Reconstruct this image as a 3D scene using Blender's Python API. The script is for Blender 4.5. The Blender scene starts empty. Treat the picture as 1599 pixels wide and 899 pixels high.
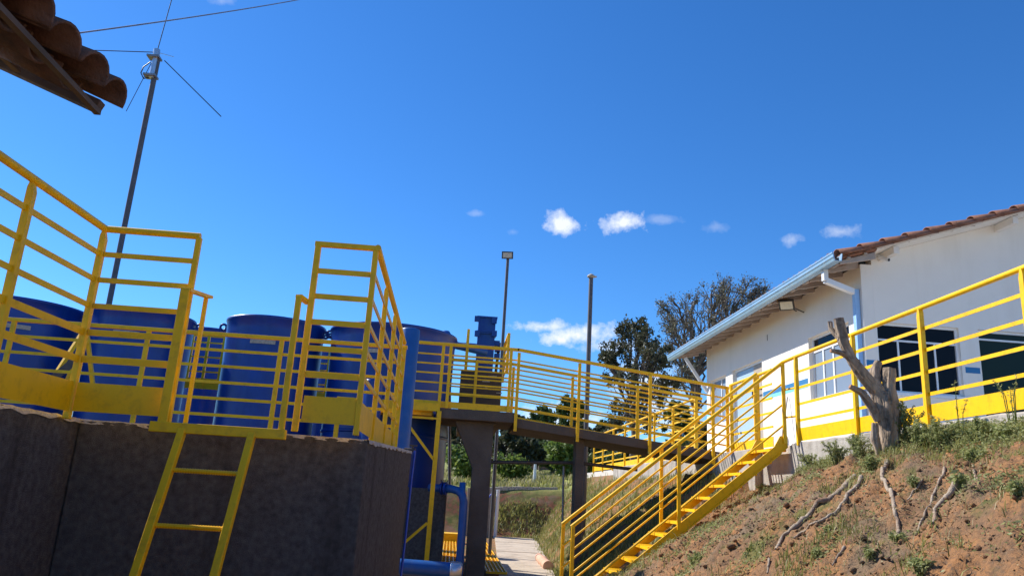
import bpy, math, random
import numpy as np
from mathutils import Vector, Matrix, noise as mnoise
random.seed(7); RNG = np.random.default_rng(11)
R = math.radians
sc = bpy.context.scene
COL = sc.collection

# ------------------------------------------------------------------ camera
PITCH, ROLL, YAW, FPX = R(15.0), R(3.45), R(3.47), 1200.0
EYE = Vector((0, 0, 1.6))
_f = Vector((math.sin(YAW)*math.cos(PITCH), math.cos(YAW)*math.cos(PITCH), math.sin(PITCH)))
_r0 = Vector((math.cos(YAW), -math.sin(YAW), 0)); _u0 = _r0.cross(_f)
_r = _r0*math.cos(ROLL) + _u0*math.sin(ROLL); _u = _u0*math.cos(ROLL) - _r0*math.sin(ROLL)
cam = bpy.data.cameras.new('camera'); cam.sensor_width = 36.0; cam.lens = 36.0*FPX/1599.0
cam.clip_start = 0.05; cam.clip_end = 3000
camo = bpy.data.objects.new('camera', cam); COL.objects.link(camo)
M_ = Matrix((_r, _u, -_f)).transposed().to_4x4(); M_.translation = EYE; camo.matrix_world = M_
sc.camera = camo

def ray(x, y): return _f + _r*((x-799.5)/FPX) - _u*((y-449.5)/FPX)
def at(x, y, Y):
    d = ray(x, y); return EYE + d*((Y-EYE.y)/d.y)
def atx(x, y, X):
    d = ray(x, y); return EYE + d*((X-EYE.x)/d.x)

# ------------------------------------------------------------------ sky, sun
SUN_AZ, SUN_EL = R(-58), R(41)
W = bpy.data.worlds.new('World'); sc.world = W; W.use_nodes = True
nt = W.node_tree; N = nt.nodes; Lk = nt.links
for n in list(N): N.remove(n)
def wn(t, **k):
    n = N.new(t)
    for a, b in k.items(): setattr(n, a, b)
    return n
def link(a, b): Lk.new(a, b)
sky = wn('ShaderNodeTexSky', sky_type='NISHITA', sun_disc=False)
sky.sun_elevation = SUN_EL; sky.sun_rotation = SUN_AZ
sky.air_density = 1.0; sky.dust_density = 0.15; sky.ozone_density = 3.0; sky.altitude = 900
hs = wn('ShaderNodeHueSaturation'); hs.inputs['Saturation'].default_value = 1.22; hs.inputs['Hue'].default_value = 0.5
link(sky.outputs[0], hs.inputs['Color'])
tc = wn('ShaderNodeTexCoord')
def mth(op, a, b=None, c=None, clamp=False):
    n = wn('ShaderNodeMath', operation=op, use_clamp=clamp)
    for i, v in enumerate((a, b, c)):
        if v is None: continue
        if isinstance(v, (int, float)): n.inputs[i].default_value = v
        else: link(v, n.inputs[i])
    return n.outputs[0]
def vdot(v):
    n = wn('ShaderNodeVectorMath', operation='DOT_PRODUCT'); link(tc.outputs['Generated'], n.inputs[0]); n.inputs[1].default_value = v
    return n.outputs['Value']
nz = wn('ShaderNodeTexNoise'); nz.inputs['Scale'].default_value = 16; nz.inputs['Detail'].default_value = 9; nz.inputs['Roughness'].default_value = .62
link(tc.outputs['Generated'], nz.inputs['Vector'])
nz2 = wn('ShaderNodeTexNoise'); nz2.inputs['Scale'].default_value = 55; nz2.inputs['Detail'].default_value = 8; nz2.inputs['Roughness'].default_value = .6
link(tc.outputs['Generated'], nz2.inputs['Vector'])
nsum = mth('ADD', mth('MULTIPLY', mth('SUBTRACT', nz.outputs['Fac'], .5), 3.6), mth('MULTIPLY', mth('SUBTRACT', nz2.outputs['Fac'], .5), 5.0))
# small fair-weather clouds, each at its own bearing: pixel centre, half sizes, strength
CLOUDS = [(873, 350, 34, 20, .95), (966, 347, 33, 17, .95), (1034, 343, 28, 7, .2), (1118, 355, 18, 8, .16), (1233, 375, 16, 11, .38),
          (1314, 362, 26, 12, .40), (745, 333, 20, 5, .18), (850, 510, 50, 10, .8), (905, 524, 70, 19, 1.0), (955, 540, 60, 14, .8),
          (1010, 590, 60, 32, .75), (880, 650, 80, 26, .8), (350, 2, 16, 6, .2), (800, 362, 12, 6, .14), (1040, 640, 60, 40, .6), (720, 690, 60, 30, .4)]
tot = None
for (x, y, a, b, s) in CLOUDS:
    c = ray(x, y).normalized()
    rr = _r - c*_r.dot(c); rr.normalize(); uu = rr.cross(c)
    a_ = a/FPX; b_ = b/FPX
    u = mth('MULTIPLY', vdot(rr), 1/a_); v = mth('MULTIPLY', vdot(uu), 1/b_)
    rad = mth('SQRT', mth('ADD', mth('MULTIPLY', u, u), mth('MULTIPLY', v, v)))
    m = mth('SUBTRACT', 1.05, rad)
    m = mth('ADD', m, mth('MULTIPLY', nsum, .50))
    m = mth('MULTIPLY', m, 1.0, clamp=True)
    fr = mth('GREATER_THAN', vdot(c), 0)
    m = mth('MULTIPLY', mth('MULTIPLY', m, fr), s)
    tot = m if tot is None else mth('MAXIMUM', tot, m)
tn = wn('ShaderNodeVectorMath', operation='MULTIPLY'); link(hs.outputs[0], tn.inputs[0]); tn.inputs[1].default_value = (.60, .90, 1.16)
mx = wn('ShaderNodeMix', data_type='RGBA'); link(tot, mx.inputs['Factor'])
link(tn.outputs[0], mx.inputs[6]); mx.inputs[7].default_value = (6.2, 6.5, 7.0, 1)
bg = wn('ShaderNodeBackground'); bg.inputs['Strength'].default_value = 0.107
link(mx.outputs[2], bg.inputs['Color'])
wo = wn('ShaderNodeOutputWorld'); link(bg.outputs[0], wo.inputs['Surface'])

sl = bpy.data.lights.new('sun', 'SUN'); sl.energy = 4.6; sl.angle = R(0.53); sl.color = (1.0, .955, .88)
so = bpy.data.objects.new('sun', sl); COL.objects.link(so)
SDIR = Vector((math.sin(SUN_AZ)*math.cos(SUN_EL), math.cos(SUN_AZ)*math.cos(SUN_EL), math.sin(SUN_EL)))
so.rotation_euler = SDIR.to_track_quat('Z', 'Y').to_euler(); so.location = SDIR*50
sc.view_settings.view_transform = 'Standard'; sc.view_settings.look = 'None'
sc.view_settings.exposure = 0.6; sc.view_settings.gamma = 1.0
sc.cycles.max_bounces = 6; sc.cycles.transparent_max_bounces = 8

# ------------------------------------------------------------------ materials
def mat(name, base, rough=.6, metal=0, var=.12, scale=6.0, bump=0.0, bscale=40.0, dirt=None, dirt_amt=.0, dirt_scale=2.0, streak=False, spec=.5, coat=0, trans=0, stretch=None):
    m = bpy.data.materials.new(name); m.use_nodes = True
    t = m.node_tree; b = t.nodes['Principled BSDF']; g = t.nodes.new('ShaderNodeNewGeometry')
    b.inputs['Roughness'].default_value = rough; b.inputs['Metallic'].default_value = metal
    b.inputs['Specular IOR Level'].default_value = spec; b.inputs['Coat Weight'].default_value = coat; b.inputs['Coat Roughness'].default_value = .15
    vec = g.outputs['Position']
    if stretch:
        mp = t.nodes.new('ShaderNodeMapping'); mp.inputs['Scale'].default_value = stretch; t.links.new(vec, mp.inputs['Vector']); vec = mp.outputs['Vector']
    n1 = t.nodes.new('ShaderNodeTexNoise'); n1.inputs['Scale'].default_value = scale; n1.inputs['Detail'].default_value = 6; n1.inputs['Roughness'].default_value = .6
    t.links.new(vec, n1.inputs['Vector'])
    mr = t.nodes.new('ShaderNodeMapRange'); mr.inputs['From Min'].default_value = .3; mr.inputs['From Max'].default_value = .7
    mr.inputs['To Min'].default_value = 1-var; mr.inputs['To Max'].default_value = 1+var
    t.links.new(n1.outputs['Fac'], mr.inputs['Value'])
    vm = t.nodes.new('ShaderNodeVectorMath'); vm.operation = 'SCALE'; vm.inputs[0].default_value = base
    t.links.new(mr.outputs['Result'], vm.inputs['Scale']); out = vm.outputs['Vector']
    if dirt is not None:
        n2 = t.nodes.new('ShaderNodeTexNoise'); n2.inputs['Scale'].default_value = dirt_scale; n2.inputs['Detail'].default_value = 8; n2.inputs['Roughness'].default_value = .68
        if streak:
            mp2 = t.nodes.new('ShaderNodeMapping'); mp2.inputs['Scale'].default_value = (1, 1, .12); t.links.new(g.outputs['Position'], mp2.inputs['Vector']); t.links.new(mp2.outputs['Vector'], n2.inputs['Vector'])
        else: t.links.new(g.outputs['Position'], n2.inputs['Vector'])
        r2 = t.nodes.new('ShaderNodeMapRange'); r2.inputs['From Min'].default_value = .5; r2.inputs['From Max'].default_value = .72; r2.inputs['To Max'].default_value = dirt_amt
        t.links.new(n2.outputs['Fac'], r2.inputs['Value'])
        mm = t.nodes.new('ShaderNodeMix'); mm.data_type = 'RGBA'; t.links.new(r2.outputs['Result'], mm.inputs['Factor'])
        t.links.new(out, mm.inputs[6]); mm.inputs[7].default_value = (*dirt, 1); out = mm.outputs[2]
    t.links.new(out, b.inputs['Base Color'])
    if bump:
        n3 = t.nodes.new('ShaderNodeTexNoise'); n3.inputs['Scale'].default_value = bscale; n3.inputs['Detail'].default_value = 7
        t.links.new(vec, n3.inputs['Vector'])
        bp = t.nodes.new('ShaderNodeBump'); bp.inputs['Strength'].default_value = bump; bp.inputs['Distance'].default_value = .02
        t.links.new(n3.outputs['Fac'], bp.inputs['Height']); t.links.new(bp.outputs['Normal'], b.inputs['Normal'])
    m['b'] = 1
    return m
YEL = mat('yellow_paint', (.95, .535, .004), .42, var=.07, scale=3, dirt=(.42, .20, .02), dirt_amt=.42, dirt_scale=14, bump=.06, bscale=120, spec=.32)
BLUE = mat('blue_fibreglass', (.002, .040, .255), .34, var=.25, scale=2.2, dirt=(.02, .09, .28), dirt_amt=.5, dirt_scale=3, streak=True, bump=.08, bscale=14, spec=.4)
BLUEP = mat('blue_pipe_paint', (.012, .095, .33), .42, var=.15, scale=5, dirt=(.10, .16, .28), dirt_amt=.4, dirt_scale=4)
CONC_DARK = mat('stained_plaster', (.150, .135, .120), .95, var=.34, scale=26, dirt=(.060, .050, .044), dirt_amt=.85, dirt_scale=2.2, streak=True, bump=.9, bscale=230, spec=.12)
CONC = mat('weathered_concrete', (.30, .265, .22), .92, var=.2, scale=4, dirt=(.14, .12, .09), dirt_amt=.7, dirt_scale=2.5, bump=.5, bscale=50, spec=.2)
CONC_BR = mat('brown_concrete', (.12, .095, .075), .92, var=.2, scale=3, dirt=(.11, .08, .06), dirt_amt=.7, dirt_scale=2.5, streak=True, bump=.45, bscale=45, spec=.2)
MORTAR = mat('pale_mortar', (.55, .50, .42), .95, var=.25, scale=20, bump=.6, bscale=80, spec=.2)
WALL = mat('white_wall_paint', (.83, .78, .71), .75, var=.025, scale=2, dirt=(.62, .56, .47), dirt_amt=.35, dirt_scale=1.4, streak=True, bump=.12, bscale=90, spec=.25)
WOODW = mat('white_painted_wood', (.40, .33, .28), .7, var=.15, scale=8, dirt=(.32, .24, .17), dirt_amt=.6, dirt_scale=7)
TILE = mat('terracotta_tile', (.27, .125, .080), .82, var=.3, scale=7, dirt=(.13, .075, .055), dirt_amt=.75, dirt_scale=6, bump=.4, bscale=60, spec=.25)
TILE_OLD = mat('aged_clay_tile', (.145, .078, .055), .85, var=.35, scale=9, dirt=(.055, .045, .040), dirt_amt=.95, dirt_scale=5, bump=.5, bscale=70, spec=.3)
WOOD = mat('weathered_rafter_wood', (.12, .085, .065), .85, var=.3, scale=5, dirt=(.08, .06, .045), dirt_amt=.8, dirt_scale=8, bump=.4, bscale=40, stretch=(1, .3, 1))
GUTTER = mat('blue_grey_gutter_sheet', (.30, .46, .60), .35, metal=.25, var=.1, scale=4, dirt=(.5, .52, .52), dirt_amt=.5, dirt_scale=6)
DOWNP = mat('pale_blue_downpipe', (.30, .50, .78), .4, var=.06, scale=5)
GALV = mat('galvanised_steel', (.30, .29, .29), .5, metal=.7, var=.2, scale=12, dirt=(.16, .11, .08), dirt_amt=.6, dirt_scale=10)
MASTM = mat('dull_grey_pole_paint', (.11, .105, .11), .6, metal=.2, var=.15, scale=8)
DARKST = mat('dark_steel', (.10, .085, .08), .55, metal=.5, var=.2, scale=10)
BLACK = mat('black_plastic', (.02, .02, .022), .5, var=.1)
SILVER = mat('silver_aluminium', (.62, .63, .65), .35, metal=.8, var=.06)
WHITEP = mat('white_enamel', (.74, .75, .76), .35, var=.05)
STICK = mat('tan_data_plate', (.42, .36, .28), .6, var=.25, scale=30)
LENS = mat('lamp_lens', (.62, .58, .46), .25, var=.1, scale=20)
BAND_B = mat('blue_band_paint', (.02, .17, .38), .6, var=.05)
BAND_G = mat('green_band_paint', (.20, .62, .58), .6, var=.05)
BARK = mat('pale_dead_bark', (.36, .275, .20), .9, var=.5, scale=14, dirt=(.06, .045, .033), dirt_amt=.95, dirt_scale=13, bump=1.0, bscale=26, spec=.15, stretch=(1, 1, .25))
CUT = mat('cut_wood', (.36, .17, .09), .85, var=.25, scale=20)
TRUNK = mat('brown_bark', (.11, .085, .065), .9, var=.3, scale=9, bump=.6, bscale=30)
ROOT = mat('root_bark', (.34, .27, .20), .9, var=.35, scale=12, dirt=(.20, .10, .055), dirt_amt=.9, dirt_scale=9, bump=.8, bscale=40, spec=.15)
CLAY = mat('salmon_clay', (.62, .36, .24), .8, var=.15, scale=10, bump=.2)
HOSE = mat('blue_hose', (.03, .10, .55), .4, var=.05)
REDW = mat('unplastered_brick', (.36, .16, .09), .9, var=.3, scale=5)

def leafmat(name, c1, c2, rough=.55, trans=.25):
    m = bpy.data.materials.new(name); m.use_nodes = True
    t = m.node_tree; b = t.nodes['Principled BSDF']; b.inputs['Roughness'].default_value = rough; b.inputs['Specular IOR Level'].default_value = .4
    a = t.nodes.new('ShaderNodeAttribute'); a.attribute_name = 'tint'
    mm = t.nodes.new('ShaderNodeMix'); mm.data_type = 'RGBA'; t.links.new(a.outputs['Fac'], mm.inputs['Factor'])
    mm.inputs[6].default_value = (*c1, 1); mm.inputs[7].default_value = (*c2, 1)
    t.links.new(mm.outputs[2], b.inputs['Base Color'])
    tr = t.nodes.new('ShaderNodeBsdfTranslucent'); t.links.new(mm.outputs[2], tr.inputs['Color'])
    ms = t.nodes.new('ShaderNodeMixShader'); ms.inputs[0].default_value = trans
    t.links.new(b.outputs[0], ms.inputs[1]); t.links.new(tr.outputs[0], ms.inputs[2]); t.links.new(ms.outputs[0], t.nodes['Material Output'].inputs[0])
    return m
LEAF_DARK = leafmat('dark_leaves', (.045, .060, .025), (.13, .12, .065))
LEAF_GREY = leafmat('olive_grey_leaves', (.10, .105, .06), (.22, .20, .13))
LEAF_MID = leafmat('mid_green_leaves', (.040, .075, .020), (.14, .17, .055))
LEAF_LITE = leafmat('bright_green_leaves', (.07, .14, .02), (.25, .30, .07), trans=.4)
GRASSM = leafmat('grass_blades', (.14, .17, .035), (.42, .39, .13), trans=.4)
DRYM = leafmat('dry_grass_blades', (.28, .24, .10), (.50, .43, .24), trans=.35)
WEEDM = leafmat('weed_leaves', (.18, .23, .06), (.50, .50, .24), trans=.5)

def glassmat(name, tint, rough=.04, alpha=1.0):
    m = bpy.data.materials.new(name); m.use_nodes = True
    b = m.node_tree.nodes['Principled BSDF']; b.inputs['Base Color'].default_value = (*tint, 1); b.inputs['Roughness'].default_value = rough
    b.inputs['Specular IOR Level'].default_value = .08
    return m
GL_DARK = glassmat('dark_window_glass', (.008, .010, .014))
GL_GREEN = glassmat('green_tinted_glass', (.018, .032, .026), .1)
GL_PALE = glassmat('pale_window_glass', (.20, .25, .32), .1)
GL_DOOR = glassmat('pale_blue_door_glass', (.36, .48, .58), .15)

# ------------------------------------------------------------------ mesh builder
ORG = {}
def tag(o, label=None, cat=None, group=None, kind=None):
    for k, v in (('label', label), ('category', cat), ('group', group), ('kind', kind)):
        if v: o[k] = v
    return o
def thing(name, label, cat, loc=(0, 0, 0), group=None):
    o = bpy.data.objects.new(name, None); COL.objects.link(o); o.location = loc; o.empty_display_size = .2
    ORG[o.name] = Vector(loc)
    return tag(o, label, cat, group)
class MB:
    def __init__(s): s.v = []; s.f = []; s.sm = []
    def add(s, vs, fs, smooth=False):
        b = len(s.v); s.v += [tuple(v) for v in vs]; s.f += [tuple(i+b for i in f) for f in fs]; s.sm += [smooth]*len(fs); return s
    def hexa(s, p):  # 8 points: bottom 4 ccw, top 4
        return s.add(p, [(3, 2, 1, 0), (4, 5, 6, 7), (0, 1, 5, 4), (1, 2, 6, 5), (2, 3, 7, 6), (3, 0, 4, 7)])
    def box(s, x0, x1, y0, y1, z0, z1):
        return s.hexa([(x0, y0, z0), (x1, y0, z0), (x1, y1, z0), (x0, y1, z0), (x0, y0, z1), (x1, y0, z1), (x1, y1, z1), (x0, y1, z1)])
    def bar(s, p, q, w, h, up=(0, 0, 1), ext=0):
        p = Vector(p); q = Vector(q); d = (q-p).normalized(); p = p-d*ext; q = q+d*ext
        a = d.cross(Vector(up))
        if a.length < 1e-4: a = d.cross(Vector((1, 0, 0)))
        a.normalize(); b = a.cross(d).normalized(); a = a*w/2; b = b*h/2
        return s.hexa([p-a-b, p+a-b, q+a-b, q-a-b, p-a+b, p+a+b, q+a+b, q-a+b])
    def tube(s, pts, rad, n=8, cap=True):
        pts = [Vector(p) for p in pts]
        if isinstance(rad, (int, float)): rad = [rad]*len(pts)
        vs = []; fs = []; pa = None
        for i, p in enumerate(pts):
            d = (pts[min(i+1, len(pts)-1)]-pts[max(i-1, 0)]).normalized()
            if pa is None: pa = d.orthogonal().normalized()
            a = (pa - d*pa.dot(d))
            a = a.normalized() if a.length > 1e-5 else d.orthogonal().normalized()
            pa = a; b = d.cross(a)
            for k in range(n):
                t = 2*math.pi*k/n; vs.append(p+(a*math.cos(t)+b*math.sin(t))*rad[i])
        for i in range(len(pts)-1):
            for k in range(n):
                k2 = (k+1) % n; fs.append((i*n+k, i*n+k2, (i+1)*n+k2, (i+1)*n+k))
        s.add(vs, fs, True)
        if cap: s.add(vs[:n], [tuple(reversed(range(n)))]); s.add(vs[-n:], [tuple(range(n))])
        return s
    def lathe(s, c, prof, n=48, smooth=True):
        c = Vector(c); vs = []; fs = []
        for (r, z) in prof:
            for k in range(n): t = 2*math.pi*k/n; vs.append(c+Vector((r*math.cos(t), r*math.sin(t), z)))
        for i in range(len(prof)-1):
            for k in range(n): k2 = (k+1) % n; fs.append((i*n+k, i*n+k2, (i+1)*n+k2, (i+1)*n+k))
        return s.add(vs, fs, smooth)
    def prism(s, poly, axis, a, b):  # poly 2-D in remaining axes (x,z) for axis y, (y,z) for axis x, (x,y) for axis z
        def P(u, v, w): return {'x': (w, u, v), 'y': (u, w, v), 'z': (u, v, w)}[axis]
        n = len(poly); vs = [P(u, v, a) for u, v in poly]+[P(u, v, b) for u, v in poly]
        fs = [tuple(range(n)), tuple(reversed(range(n, 2*n)))]+[(i, (i+1) % n+0, (i+1) % n+n, i+n)[::-1] for i in range(n)]
        return s.add(vs, fs)
    def build(s, name, m, parent=None, bevel=0, label=None, fix=True):
        o = bpy.data.objects.new(name, s.mesh(name, m, ORG.get(parent.name, Vector()) if parent else Vector(), fix)); COL.objects.link(o)
        if parent: o.parent = parent; ORG[o.name] = ORG.get(parent.name, Vector()) if parent.type == 'EMPTY' else ORG.get(parent.name, Vector())
        if bevel:
            md = o.modifiers.new('bevel', 'BEVEL'); md.width = bevel; md.segments = 2; md.limit_method = 'ANGLE'; md.angle_limit = R(40)
        if label: o['label'] = label
        return o
    def mesh(s, name, m, org=Vector(), fix=True):
        import bmesh
        me = bpy.data.meshes.new(name); me.from_pydata([(v[0]-org[0], v[1]-org[1], v[2]-org[2]) for v in s.v], [], s.f)
        me.polygons.foreach_set('use_smooth', s.sm)
        if fix:
            bm = bmesh.new(); bm.from_mesh(me); bmesh.ops.recalc_face_normals(bm, faces=bm.faces); bm.to_mesh(me); bm.free()
        me.materials.append(m); me.update(); return me
def npmesh(name, V, F, m, tint=None, parent=None, smooth=False):
    me = bpy.data.meshes.new(name); V = np.asarray(V, np.float32); F = np.asarray(F, np.int32)
    if parent: V = V - np.array(ORG.get(parent.name, Vector()), np.float32)
    k = F.shape[1]
    me.vertices.add(len(V)); me.vertices.foreach_set('co', V.ravel())
    me.loops.add(F.size); me.loops.foreach_set('vertex_index', F.ravel())
    me.polygons.add(len(F)); me.polygons.foreach_set('loop_start', np.arange(0, F.size, k, dtype=np.int32))
    me.polygons.foreach_set('loop_total', np.full(len(F), k, np.int32))
    if smooth: me.polygons.foreach_set('use_smooth', np.ones(len(F), bool))
    if tint is not None:
        a = me.attributes.new('tint', 'FLOAT', 'POINT'); a.data.foreach_set('value', np.asarray(tint, np.float32))
    me.materials.append(m); me.update(calc_edges=True); me.validate()
    o = bpy.data.objects.new(name, me); COL.objects.link(o)
    if parent: o.parent = parent
    return o

# ------------------------------------------------------------------ terrain
def lerp(a, b, t): return a+(b-a)*t
def sstep(a, b, x):
    t = min(1, max(0, (x-a)/(b-a))); return t*t*(3-2*t)
G0 = .30
def fb(x, y, s, o=4): return mnoise.fractal(Vector((x*s, y*s, 3.3)), 1.0, 2.0, o)
def edge_x(y): return 4.36
def toe_x(y):
    if y < 9: return 1.25
    if y < 14: return lerp(1.25, 1.95, (y-9)/5)
    return lerp(1.95, 2.75, min(1, (y-14)/11))
def H(x, y):
    xe, xt = edge_x(y), toe_x(y)
    t = (x-xt)/(xe-xt)
    if t <= 0: z = G0
    elif t >= 1: z = 2.28
    else:
        cv = 1-(1-t)**1.55
        k = sstep(8.2, 9.4, y)-sstep(11.2, 13.5, y)*.6
        top = (2.08 if y < 11 else 2.2)+.24*(1-sstep(6.4, 7.9, y))
        z = G0 + (top-G0)*lerp(cv, t**1.12*.93, k)
    if x > -3 or True:
        far = G0+sstep(24.6, 26.9, y)*1.5+(max(0, y-27)*.045 if y < 48 else 21*.045+(y-48)*.05)
        far += sstep(25, 30, y)*.25*sstep(1, 6, x)
        if x > 4.3: far = max(far, G0)
        z = max(z, far)
    if .0 < t < 1.0 and y < 26:
        w = min(1, t*6, (1-t)*9)
        z += w*(.11*fb(x, y, 1.1)+.06*fb(x+9, y, 3.6)+.034*fb(x, y+7, 9, 5)+.030*fb(x+3, y, 24, 4))
    elif y > 25: z += .07*fb(x, y, .6)
    return z
def hit(px, py, lo=2.0, hi=60):
    d = ray(px, py); d = d/ d.length; t = lo
    while t < hi:
        p = EYE+d*t
        if p.z < H(p.x, p.y): return Vector((p.x, p.y, H(p.x, p.y)))
        t += .02
    return None

def mixnode(t, fac, a, b):
    mm = t.nodes.new('ShaderNodeMix'); mm.data_type = 'RGBA'
    if isinstance(fac, float): mm.inputs['Factor'].default_value = fac
    else: t.links.new(fac, mm.inputs['Factor'])
    for i, c in ((6, a), (7, b)):
        if isinstance(c, tuple): mm.inputs[i].default_value = (*c, 1)
        else: t.links.new(c, mm.inputs[i])
    return mm.outputs[2]
def ground_material():
    m = bpy.data.materials.new('soil_and_grass'); m.use_nodes = True; t = m.node_tree
    b = t.nodes['Principled BSDF']; b.inputs['Roughness'].default_value = .95; b.inputs['Specular IOR Level'].default_value = .1
    g = t.nodes.new('ShaderNodeNewGeometry')
    def noi(s, d=6, r=.6):
        n = t.nodes.new('ShaderNodeTexNoise'); n.inputs['Scale'].default_value = s; n.inputs['Detail'].default_value = d; n.inputs['Roughness'].default_value = r
        t.links.new(g.outputs['Position'], n.inputs['Vector']); return n.outputs['Fac']
    def mrg(v, a, bb, c=0., d=1.):
        n = t.nodes.new('ShaderNodeMapRange'); t.links.new(v, n.inputs['Value'])
        for k, w in zip(('From Min', 'From Max', 'To Min', 'To Max'), (a, bb, c, d)): n.inputs[k].default_value = w
        return n.outputs['Result']
    soil = mixnode(t, mrg(noi(3.5), .38, .66), (.40, .195, .082), (.27, .155, .085))
    soil = mixnode(t, mrg(noi(30, 9, .75), .45, .62), soil, (.15, .095, .060))
    soil = mixnode(t, mrg(noi(60, 4), .60, .75, 0, .6), soil, (.52, .33, .19))
    grs = mixnode(t, mrg(noi(5), .4, .65), (.10, .115, .035), (.24, .19, .075))
    sx = t.nodes.new('ShaderNodeSeparateXYZ'); t.links.new(g.outputs['Position'], sx.inputs[0])
    yk = mrg(sx.outputs['Y'], 9.6, 12.5)
    fld = mrg(sx.outputs['Y'], 26.3, 27.2)
    cut = mrg(sx.outputs['Y'], 23.5, 25.0)
    soil = mixnode(t, cut, soil, mixnode(t, mrg(noi(9, 6), .45, .6), (.24, .10, .06), (.13, .10, .045)))
    soil = mixnode(t, mrg(noi(1.6, 5), .52, .64, 0, .7), soil, (.20, .155, .105))
    grs = mixnode(t, fld, grs, (.26, .27, .085))
    n1 = noi(2.3, 7, .65)
    ad = t.nodes.new('ShaderNodeMath'); ad.operation = 'ADD'; t.links.new(n1, ad.inputs[0]); 
    mu = t.nodes.new('ShaderNodeMath'); mu.operation = 'MULTIPLY'; t.links.new(yk, mu.inputs[0]); mu.inputs[1].default_value = .08
    t.links.new(mu.outputs[0], ad.inputs[1])
    a2 = t.nodes.new('ShaderNodeMath'); a2.operation = 'ADD'; t.links.new(ad.outputs[0], a2.inputs[0])
    m2 = t.nodes.new('ShaderNodeMath'); m2.operation = 'MULTIPLY'; t.links.new(fld, m2.inputs[0]); m2.inputs[1].default_value = .5; t.links.new(m2.outputs[0], a2.inputs[1])
    t.links.new(mixnode(t, mrg(a2.outputs[0], .57, .67), soil, grs), b.inputs['Base Color'])
    bp = t.nodes.new('ShaderNodeBump'); bp.inputs['Strength'].default_value = .9; bp.inputs['Distance'].default_value = .03
    t.links.new(noi(28, 9, .7), bp.inputs['Height']); t.links.new(bp.outputs['Normal'], b.inputs['Normal'])
    return m
GROUND = ground_material()
def frange(a, b, s):
    o = []; x = a
    while x < b-1e-9: o.append(x); x += s
    return o
xs = [-400, -200, -100, -60, -40, -25, -15, -8, -4, -2, -1, 0, .6, 1.0]+frange(1.2, 4.42, .03)+[4.6, 5, 6, 8, 10, 12, 15, 20, 25, 40, 60, 100, 200, 400]
ys = [-60, -20, -5, 0, 1.5]+frange(2.4, 14, .035)+frange(14, 27.5, .12)+frange(27.5, 50, .8)+[50, 55, 60, 70, 85, 100, 130, 180, 260, 400, 700]
V = [(x, y, H(x, y)) for y in ys for x in xs]; nx = len(xs)
F_ = [(j*nx+i, j*nx+i+1, (j+1)*nx+i+1, (j+1)*nx+i) for j in range(len(ys)-1) for i in range(nx-1)]
tag(npmesh('ground', V, F_, GROUND, smooth=True), 'red earth bank and grassy ground sloping up to the patio', kind='structure')

# concrete path: slabs with joints
path = MB(); y = 10.5; rs = random.Random(3)
def path_l(y): return lerp(.72, 1.42, (y-10)/14.6)
def path_r(y): return lerp(1.55, 2.7, (y-10)/14.6)
while y < 24.4:
    y2 = min(24.6, y+1.15); dz = rs.uniform(0, .008)
    path.hexa([(path_l(y), y, .2), (path_r(y), y, .2), (path_r(y2), y2-.012, .2), (path_l(y2), y2-.012, .2)] +
              [(path_l(y), y, .335+dz), (path_r(y), y, .335+dz), (path_r(y2), y2-.012, .335+dz), (path_l(y2), y2-.012, .335+dz)])
    y = y2
PATHM = mat('worn_path_concrete', (.50, .41, .31), .92, var=.22, scale=3, dirt=(.30, .21, .14), dirt_amt=.8, dirt_scale=2.2, bump=.4, bscale=40)
tag(path.build('path', PATHM), 'worn concrete path of slabs between the tanks and the bank', kind='structure')

# patio slab and its edge walls
pat = MB().box(4.42, 24, 2, 26, 2.0, 2.43)
tag(pat.build('patio', mat('pale_patio_concrete', (.58, .53, .46), .9, var=.12, scale=2, bump=.2)), 'raised concrete patio in front of the white building', kind='structure')
def rough_wall(name, x0, x1, y0, y1, z0, z1, seg=.12, amp=.012, m=CONC, seed=1):
    """a low cast wall along Y with an uneven top and face"""
    n = max(2, int((y1-y0)/seg)); vs = []; fs = []
    for i in range(n+1):
        y = lerp(y0, y1, i/n); a = amp*mnoise.noise(Vector((seed, y*3, 0))); b = amp*mnoise.noise(Vector((seed, y*4, 5)))
        vs += [(x0+a, y, z0), (x1, y, z0), (x1, y, z1+b), (x0+a*.5+.012, y, z1+b), (x0+a, y, z1-.015+b)]
    for i in range(n):
        for k in range(5): k2 = (k+1) % 5; fs.append((i*5+k, i*5+k2, (i+1)*5+k2, (i+1)*5+k))
    fs += [tuple(range(5)), tuple(n*5+k for k in range(5))]
    mb = MB().add(vs, fs); return mb
KERBM = mat('grey_kerb_concrete', (.42, .38, .33), .93, var=.22, scale=5, dirt=(.20, .17, .13), dirt_amt=.8, dirt_scale=3, streak=True, bump=.6, bscale=50, spec=.2)
o = rough_wall('w', 4.28, 4.415, 2.2, 9.7, 1.9, 2.44).build('retaining_wall', KERBM); tag(o, 'low grey concrete edging wall under the railing right of the stair head', 'wall')
o = rough_wall('w', 4.30, 4.415, 12.62, 21, 1.8, 2.46, seed=4).build('retaining_wall', KERBM); tag(o, 'low grey concrete edging wall beyond the footbridge end', 'wall')
o = MB().box(4.30, 4.415, 9.72, 10.74, 1.4, 2.42).build('retaining_wall', KERBM, bevel=.01); tag(o, 'short concrete edge wall directly under the top of the stair', 'wall')
o = MB().box(4.2, 4.415, 10.75, 12.55, 1.7, 2.425).build('retaining_wall', KERBM, bevel=.01); tag(o, 'short concrete edge wall between stair head and footbridge', 'wall')

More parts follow.
